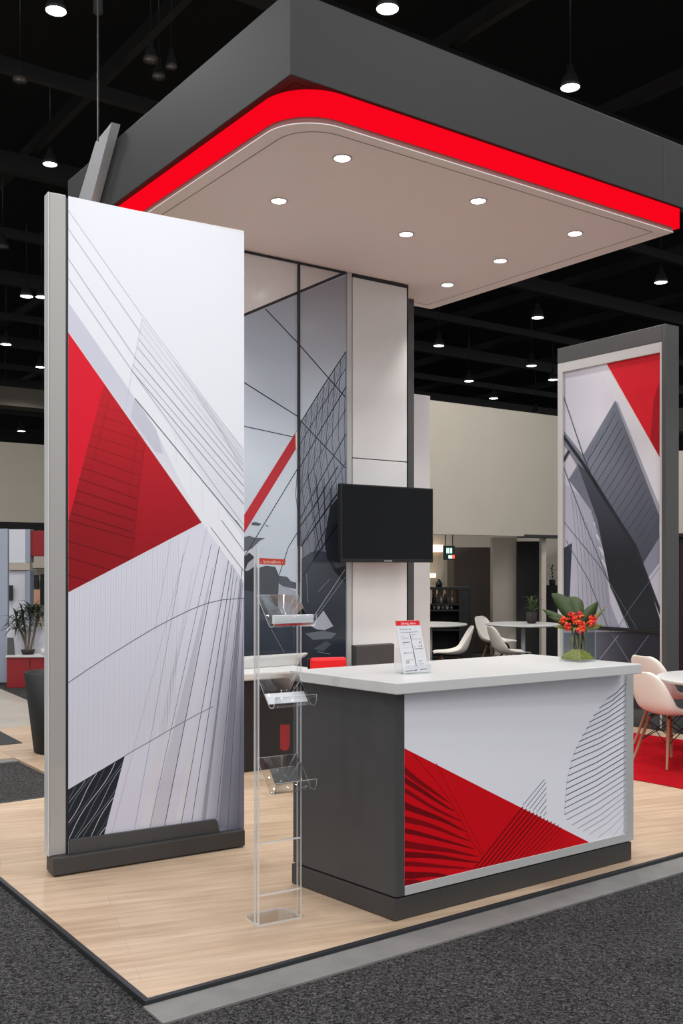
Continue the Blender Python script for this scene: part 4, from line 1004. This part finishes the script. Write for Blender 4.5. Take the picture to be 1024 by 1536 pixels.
ORD = ['first', 'second', 'third', 'fourth', 'fifth', 'sixth', 'seventh', 'eighth']
pz = MB()
for (p0, p1) in [(651, 657.5), (659.5, 668), (672, 680), (683, 688.5)]:
    pz.box(Fsu, (p0-CX)/FPX*Ys, (p1-CX)/FPX*Ys, .382, .399, shz[3]+.035, zs1-.06)
pz.build('back_pane', M['warm'], su)
for k in range(7):
    px = 646+k*5.6; X = (px-CX)/FPX*Ys
    if not sx0+.09 < X < xm-.06: continue
    b_ = MB().lathe([(.03, shz[3]+.0305), (.032, shz[3]+.12), (.012, shz[3]+.15), (.012, shz[3]+.19)], (X, Ys+.15, 0), 12).build('bottle', [M['lampoff'], M['soil'], M['trunk']][k % 3])
    tag(b_, '%s small bottle from the left on the upper shelf of the black unit' % ORD[k], 'bottle', 'bottles on the black shelf unit')
for k in range(5):
    X = (652+k*6.5-CX)/FPX*Ys
    if not sx0+.09 < X < xm-.06: continue
    c_ = MB().lathe([(.025, shz[2]+.0305), (.035, shz[2]+.10), (.03, shz[2]+.10)], (X, Ys+.12, 0), 12).build('cup', [M['lampoff'], M['creamdim']][k % 2]); tag(c_, '%s small cup from the left on the middle shelf of the black unit' % ORD[k], 'cup', 'cups on the black shelf unit')
vs_ = at(660, 880, Ys); o = MB().lathe([(.05, zs1+.0005), (.06, zs1+.05), (.035, zs1+.09), (.02, zs1+.13)], (vs_.x, Ys+.2, 0), 14).build('small_vase', M['black']); tag(o, 'small dark vase on top of the black shelf unit', 'vase')
# exit sign
Ye = 15.75; Fe = Frame((0, Ye), (1, 0)); e_ = lambda px: (px-CX)/FPX*Ye
ex = thing('exit_sign', 'small dark green illuminated exit sign hanging in the alcove opening', 'sign', (e_(673), Ye, zat(840, Ye)))
box_part('sign_box', M['signbody'], ex, Fe, e_(665), e_(682), 0, .06, zat(840, Ye), zat(818.5, Ye), .004)
gz = MB(); 
def gb(x0, x1_, y0, y1_): gz.box(Fe, e_(x0), e_(x1_), -.004, -.0006, zat(y1_, Ye), zat(y0, Ye))
gb(669.4, 671, 822, 830); gb(672, 673, 822, 830); gb(671, 672, 825.5, 827); gb(674.6, 675.6, 822, 830); gb(676.4, 677.6, 822, 830); gb(675.6, 676.4, 825.5, 827); gb(672.5, 677.5, 833, 837.5)
gz.build('lit_symbol', M['exitg'], ex)
MB().box(Fe, e_(678), e_(681.5), -.004, -.0006, zat(837.5, Ye), zat(832.5, Ye)).build('lit_arrow', M['exitr'], ex)
for px in (668, 679): MB().tube([(e_(px), Ye+.03, zat(818.3, Ye)), (e_(px), Ye+.03, zhead+.02)], .008, 6).build('hanger', M['dark'], ex)
lw = at(648, 821, 19.2); o = slab_at(640, 664, 817, 828, 19.4, .1, mat('warm_light', (255, 226, 196), .5, emis=1.5), 'wall_lamp'); tag(o, 'warm lit wall lamp in the alcove, left of the exit sign', 'lamp')
o = slab_at(640, 653.5, 860, 866.5, 19.4, .1, MATS['warm_light'], 'shelf_lamp'); tag(o, 'small warm lamp on the alcove wall above the shelf unit', 'lamp')
# far right strip of wall past the tower
struct(slab_at(1004, 1100, 676, 800, 15, .2, M['cream'], 'wall_far'))
struct(slab_at(1004, 1100, 800, 806, 14.9, .3, M['blackwall'], 'trim_2'))
o = slab_at(1008.5, 1018, 806.5, 1010, 14.95, .2, M['red'], 'red_banner', floor=True); tag(o, 'narrow red panel just right of the banner tower', 'banner')
o = slab_at(1018.6, 1100, 806.5, 1010, 14.95, .2, M['blackwall'], 'dark_partition', floor=True); tag(o, 'dark partition at the right edge beside the narrow red panel', 'partition')
o = slab_at(1003, 1100, 942, 946.5, 13.6, .4, M['silver'], 'counter_shelf'); 
bpy.data.objects.remove(o)

# ================================================================== BACKGROUND, LEFT
Yl = 20.4
FLw = Frame(((33-CX)/FPX*Yl-.812*6, Yl-.584*6), U)
st('wall_left', M['cream'], FLw, -4, 12.5, 0, .2, 2.44, 4.05)
st('trim_3', M['blackwall'], FLw, -4, 12.5, -.02, .2, 2.24, 2.439)
Yb = 14.2
o = slab_at(-60, 11.5, 793, HY+(EYE+.0117)*FPX/13.4, 13.4, .06, M['frost'], 'frosted_panel'); tag(o, 'bluish frosted panel at the left edge', 'panel')
o = slab_at(12, 90, 794, 844, 16.0, .1, M['palewall'], 'white_fascia_board'); 
bpy.data.objects.remove(o)
bk = thing('neighbouring_booth', 'pale booth structure with white board, post and opening beyond the planter', 'booth', ((60-CX)/FPX*16, 16.0, FLz))
def bp_(px0, px1, y0, y1, Y, d, m, name, floor=False): return slab_at(px0, px1, y0, y1, Y, d, m, name, None, bk, floor)
bp_(12, 38, 794, 844, 15.95, .1, M['palewall'], 'header_board'); bp_(12, 44.5, 844.3, 855, 15.93, .15, M['creamdim'], 'rail')
bp_(38.2, 45, 794, 843.8, 15.95, .2, M['frost'], 'post'); bp_(38.2, 45, 855.3, 1030, 15.95, .2, M['frost'], 'post', True)
bp_(-20, 38, 855.3, 1030, 16.0, .1, M['palewall'], 'back_panel', True)
bp_(46, 120, 834.5, 852, 17.6, .1, M['creamdim'], 'soffit_board'); bp_(45, 120, 853, 1030, 17.8, .1, M['creamdim'], 'back_panel', True)
slab_at(46, 120, 796, 834, 16.0, .1, M['darkred'], 'red_board', None, bk)
slab_at(45.5, 57, 862, 883.5, 17.6, .06, M['black'], 'dark_frame', None, bk)
slab_at(45.2, 60, 884.5, 907, 17.6, .06, M['warm'], 'peach_picture', None, bk)
slab_at(60.3, 90, 861, 907, 17.6, .08, M['blackwall'], 'dark_panel', None, bk)
o = slab_at(10, 19, 878, 901, 15.9, .03, M['black'], 'picture_frame'); tag(o, 'small dark picture on the pale booth wall at far left', 'picture')
rb = thing('red_bench', 'low red cabinet with pale backboard under the leafy plant', 'cabinet', ((40-CX)/FPX*13, 13.1, FLz))
slab_at(10, 120, 986.5, 1028, 12.9, .45, M['darkred'], 'front', None, rb, True); slab_at(8, 122, 983.5, 986.3, 12.88, .5, M['white'], 'top', None, rb)
slab_at(10, 120, 941, 983.3, 13.25, .05, M['palewall'], 'backboard', None, rb)
slab_at(44.5, 45.3, 988, 1026, 12.894, .004, M['blackwall'], 'door_gap', None, rb)
zt2 = zat(983.5, 12.88)+.0006
pt_ = at(42, 983, 13.08)
dp_ = thing('leafy_plant', 'bushy dark-leaved plant with bare stems standing on the low red cabinet', 'plant', (pt_.x, 13.08, zt2), 'plants')
MB().lathe([(.07, zt2), (.09, zt2+.06), (.08, zt2+.06)], (pt_.x, 13.08, 0), 16).build('pot', M['soil'], dp_)
tk = MB(); fo = MB(); tops = []
for (dx, hgt, dx2) in [(-.03, .50, -.06), (.0, .58, .03), (.03, .52, .12), (-.01, .42, -.14)]:
    e = Vector((pt_.x+dx2, 13.08+rnd.uniform(-.03, .03), zt2+hgt)); tk.tube([(pt_.x+dx, 13.08, zt2+.05), (pt_.x+(dx+dx2)/2+.01, 13.08, zt2+hgt*.55), e], .014, 8); tops.append(e)
tk.build('stem', M['trunk'], dp_)
for e in tops:
    for k in range(34):
        a = rnd.uniform(0, 6.28); el = rnd.uniform(-.5, 1.2); L_ = rnd.uniform(.16, .27); d = Vector((math.cos(a)*math.cos(el), math.sin(a)*math.cos(el)*.5, math.sin(el)))
        b_ = e+Vector((0, 0, rnd.uniform(-.12, .05))); fo.leaf([b_, b_+d*L_*.5+Vector((0, 0, .02)), b_+d*L_+Vector((0, 0, -.05))], .017)
fo.build('foliage', M['darkleaf'], dp_)
for (px, lab_) in [(17, 'small slanted card stand on the red cabinet left of the plant'), (64, 'small white cup on the red cabinet at the right of the plant')]:
    X = (px-CX)/FPX*12.98
    if px == 17: o = MB().slab([(X-.05, 12.96, zt2), (X+.05, 12.96, zt2), (X+.02, 13.0, zt2+.22), (X-.06, 13.0, zt2+.22)], (0, 1, .18), .012).build('card_stand', M['charcoal'])
    else: o = MB().lathe([(.025, zt2), (.035, zt2+.08), (.03, zt2+.08)], (X, 13.0, 0), 14).build('cup', M['white'])
    tag(o, lab_, 'card stand' if px == 17 else 'cup')
# black planter
pc = ground(88, 1127, -.004)
pl_ = thing('planter', 'tall tapered black planter on the neighbouring floor behind the white panel', 'planter', (pc.x, pc.y, -.0035))
rt = (88-38)/FPX*pc.y*1.0; rb_ = (88-52)/FPX*pc.y; hz = zat(1007, pc.y)+.0
MB().lathe([(rb_-.01, -.0035), (rb_, .015), (rt, hz), (rt-.02, hz), (rt-.03, hz-.05), (.001, hz-.05)], (pc.x, pc.y, 0), 32).build('pot', mat('planter_black', (9, 9, 9), .6), pl_)
MB().lathe([(.001, hz-.0495), (rt-.032, hz-.0495), (rt-.034, hz-.045), (.001, hz-.045)], (pc.x, pc.y, 0), 24).build('soil', M['soil'], pl_)
# ================================================================== HALL CEILING
ZC = 10.0
struct(MB().prism([(-45, -14), (45, -14), (45, 75), (-45, 75)], ZC, ZC+.2).build('ceiling', M['ceiling']))
struct(MB().prism([(-60, 62), (60, 62), (60, 62.4), (-60, 62.4)], -.02, ZC).build('wall_hall', M['blackwall']))
bi = 0
def beam(F, s0, s1, t, w, z, h):
    global bi
    bi += 1; o = MB().box(F, s0, s1, t-w/2, t+w/2, z, z+h).build('trim_%d' % (bi+10), M['beam']); struct(o)
OB = Frame((0, 0), U)
for k in range(13): beam(OB, -22, 46, 3.5+k*3.6, .12 if k % 2 else .2, 8.55, .2 if k % 2 else .34)
for k in range(13): beam(OB, -14.03+k*4.4, -13.9+k*4.4, 0, .1, 9.3, .1) if False else None
OB2 = Frame((0, 0), W)      # beams running the other way; t counts towards -U
for k in range(13): beam(OB2, -6, 46, 12-k*3.6, .12, 8.95, .22)
# bulkhead ducts far away
Fk = Frame(((33-CX)/FPX*32, 32), U); st('trim_4', M['duct'], Fk, -9, 3.2, 0, .8, zat(610, 32), zat(582, 32))
Fk2 = Frame(((1015-CX)/FPX*30, 30), (.98, -.2)); st('trim_5', M['duct'], Fk2, -.6, 6, 0, .8, zat(647, 30), zat(612, 30))
o = slab_at(0, 25, 656, 662, 24, .3, M['palewall'], 'ceiling_panel_light')
bpy.data.objects.remove(o)
# pendant lamps
def pendant_mesh(lit):
    t = thing('pendant_lamp', 'x', 'lamp', (0, 0, 0))
    MB().lathe([(.128, .0), (.135, .0), (.125, .06), (.085, .17), (.05, .21), (.045, .30), (.02, .31)], (0, 0, 0), 24, 0, True, False).build('shade', M['housing'], t)
    MB().lathe([(.0005, .006), (.124, .006), (.1235, .018), (.0005, .018)], (0, 0, 0), 24).build('lens', M['lamp'] if lit else M['lampoff'], t)
    MB().tube([(0, 0, .31), (0, 0, 1.5)], .009, 6).build('rod', M['housing'], t)
    return t
ZL = 7.6
PLs = [(84, 17, 31, 1, 'largest lit ceiling lamp at the upper left corner'), (30, 122, 21, 0, 'unlit ceiling lamp at far left below the largest lit one'),
 (75, 247, 21, 1, 'lit ceiling lamp left of the canopy, above the white panel'), (581, 14, 34, 1, 'lit ceiling lamp at the top, right above the canopy front'),
 (855, 132, 29, 1, 'lit ceiling lamp just above the canopy front, upper right'), (991, 424, 19, 1, 'lit ceiling lamp above the banner tower at right'),
 (806, 477, 18, 1, 'lit ceiling lamp between the canopy tip and the banner tower'), (658, 519, 16, 1, 'lit ceiling lamp right of the white column under the canopy corner'),
 (797, 549, 15, 1, 'lit ceiling lamp left of the banner tower, upper one of the pair'), (829, 570, 14, 1, 'lit ceiling lamp touching the left edge of the banner tower'),
 (703, 572, 14, 1, 'lit ceiling lamp above the cream wall, second right of the column'), (740, 598, 13, 1, 'lit ceiling lamp lowest above the cream wall'),
 (803, 621, 13, 0, 'unlit ceiling lamp just above the top of the cream wall'), (40, 445, 19, 1, 'lit ceiling lamp left of the white panel, below the diagonal beam'),
 (62, 446, 17, 1, 'lit ceiling lamp partly hidden by the white panel edge, in a pair'), (9, 517, 16, 1, 'lit ceiling lamp at the left edge above the beige duct'),
 (60, 551, 13, 1, 'lit ceiling lamp at the white panel edge above the beige duct'), (8, 598, 14, 1, 'lit ceiling lamp in front of the beige duct at the left edge'),
 (63, 607, 11, 1, 'lit ceiling lamp in front of the beige duct beside the white panel'), (32, 647, 12, 1, 'lit ceiling lamp lowest at left, just above the cream wall'),
 (226, 92, 22, 0, 'upper unlit round lamp of the cluster left of the canopy'), (257, 102, 17, 0, 'right unlit round lamp of the cluster beside the canopy edge'), (238, 117, 19, 0, 'lower unlit round lamp of the cluster left of the canopy'),
 (4, 372, 18, 0, 'unlit lamp at the left edge under the diagonal beam')]
proto_p = {0: pendant_mesh(0), 1: pendant_mesh(1)}; usedp = {0: 0, 1: 0}
for (px, py, w, lit, lab) in PLs:
    Y = (ZL-EYE)*FPX/(HY-py); X = (px-CX)/FPX*Y; sc = w/FPX*Y/.26
    o = proto_p[lit] if not usedp[lit] else copy_tree(proto_p[lit]); usedp[lit] = 1
    o.location = (X, Y, ZL); o.scale = (sc, sc, max(sc, .8)); tag(o, lab, 'lamp', 'ceiling lamps')
    if lit:
        ld = bpy.data.lights.new('hall_lamp_beam', 'SPOT'); ld.energy = HL; ld.spot_size = R(140); ld.spot_blend = .6; ld.shadow_soft_size = .12; ld.color = (1, .98, .95)
        lo = bpy.data.objects.new('hall_lamp_beam', ld); col.objects.link(lo); lo.location = (X, Y, ZL-.06)
# the hall's other lamps, in the rows nearer than those in the picture
for X in (-9, -4.5, 0, 4.5, 9):
    for Y in (-7, -3, 1, 5, 9):
        if abs(X) < .1 and Y == 9: continue
        ld = bpy.data.lights.new('hall_lamp_beam', 'AREA'); ld.shape = 'DISK'; ld.size = .7; ld.energy = HA; ld.color = (1, 1, 1)
        lo = bpy.data.objects.new('hall_lamp_beam', ld); col.objects.link(lo); lo.location = (X, Y, 7.6)
# lamp aimed at the white display panel
tgt = FP.pt(LP*.52, FT, 3.0); src = Vector((-.1, 2.3, 6.2))
ld = bpy.data.lights.new('panel_spotlight', 'SPOT'); ld.energy = SP; ld.spot_size = R(26); ld.spot_blend = 1; ld.shadow_soft_size = .06
lo = bpy.data.objects.new('panel_spotlight', ld); col.objects.link(lo); lo.location = src; lo.rotation_euler = (tgt-src).to_track_quat('-Z', 'Y').to_euler()
w = bpy.data.worlds.new('world'); scene.world = w; w.use_nodes = True
w.node_tree.nodes['Background'].inputs[0].default_value = (.93, .965, 1, 1); w.node_tree.nodes['Background'].inputs[1].default_value = AMB
vs = scene.view_settings; vs.view_transform = 'Standard'; vs.look = 'None'; vs.gamma = 1; vs.exposure = EXPO; vs.use_curve_mapping = False

scene.cycles.transparent_max_bounces = 32
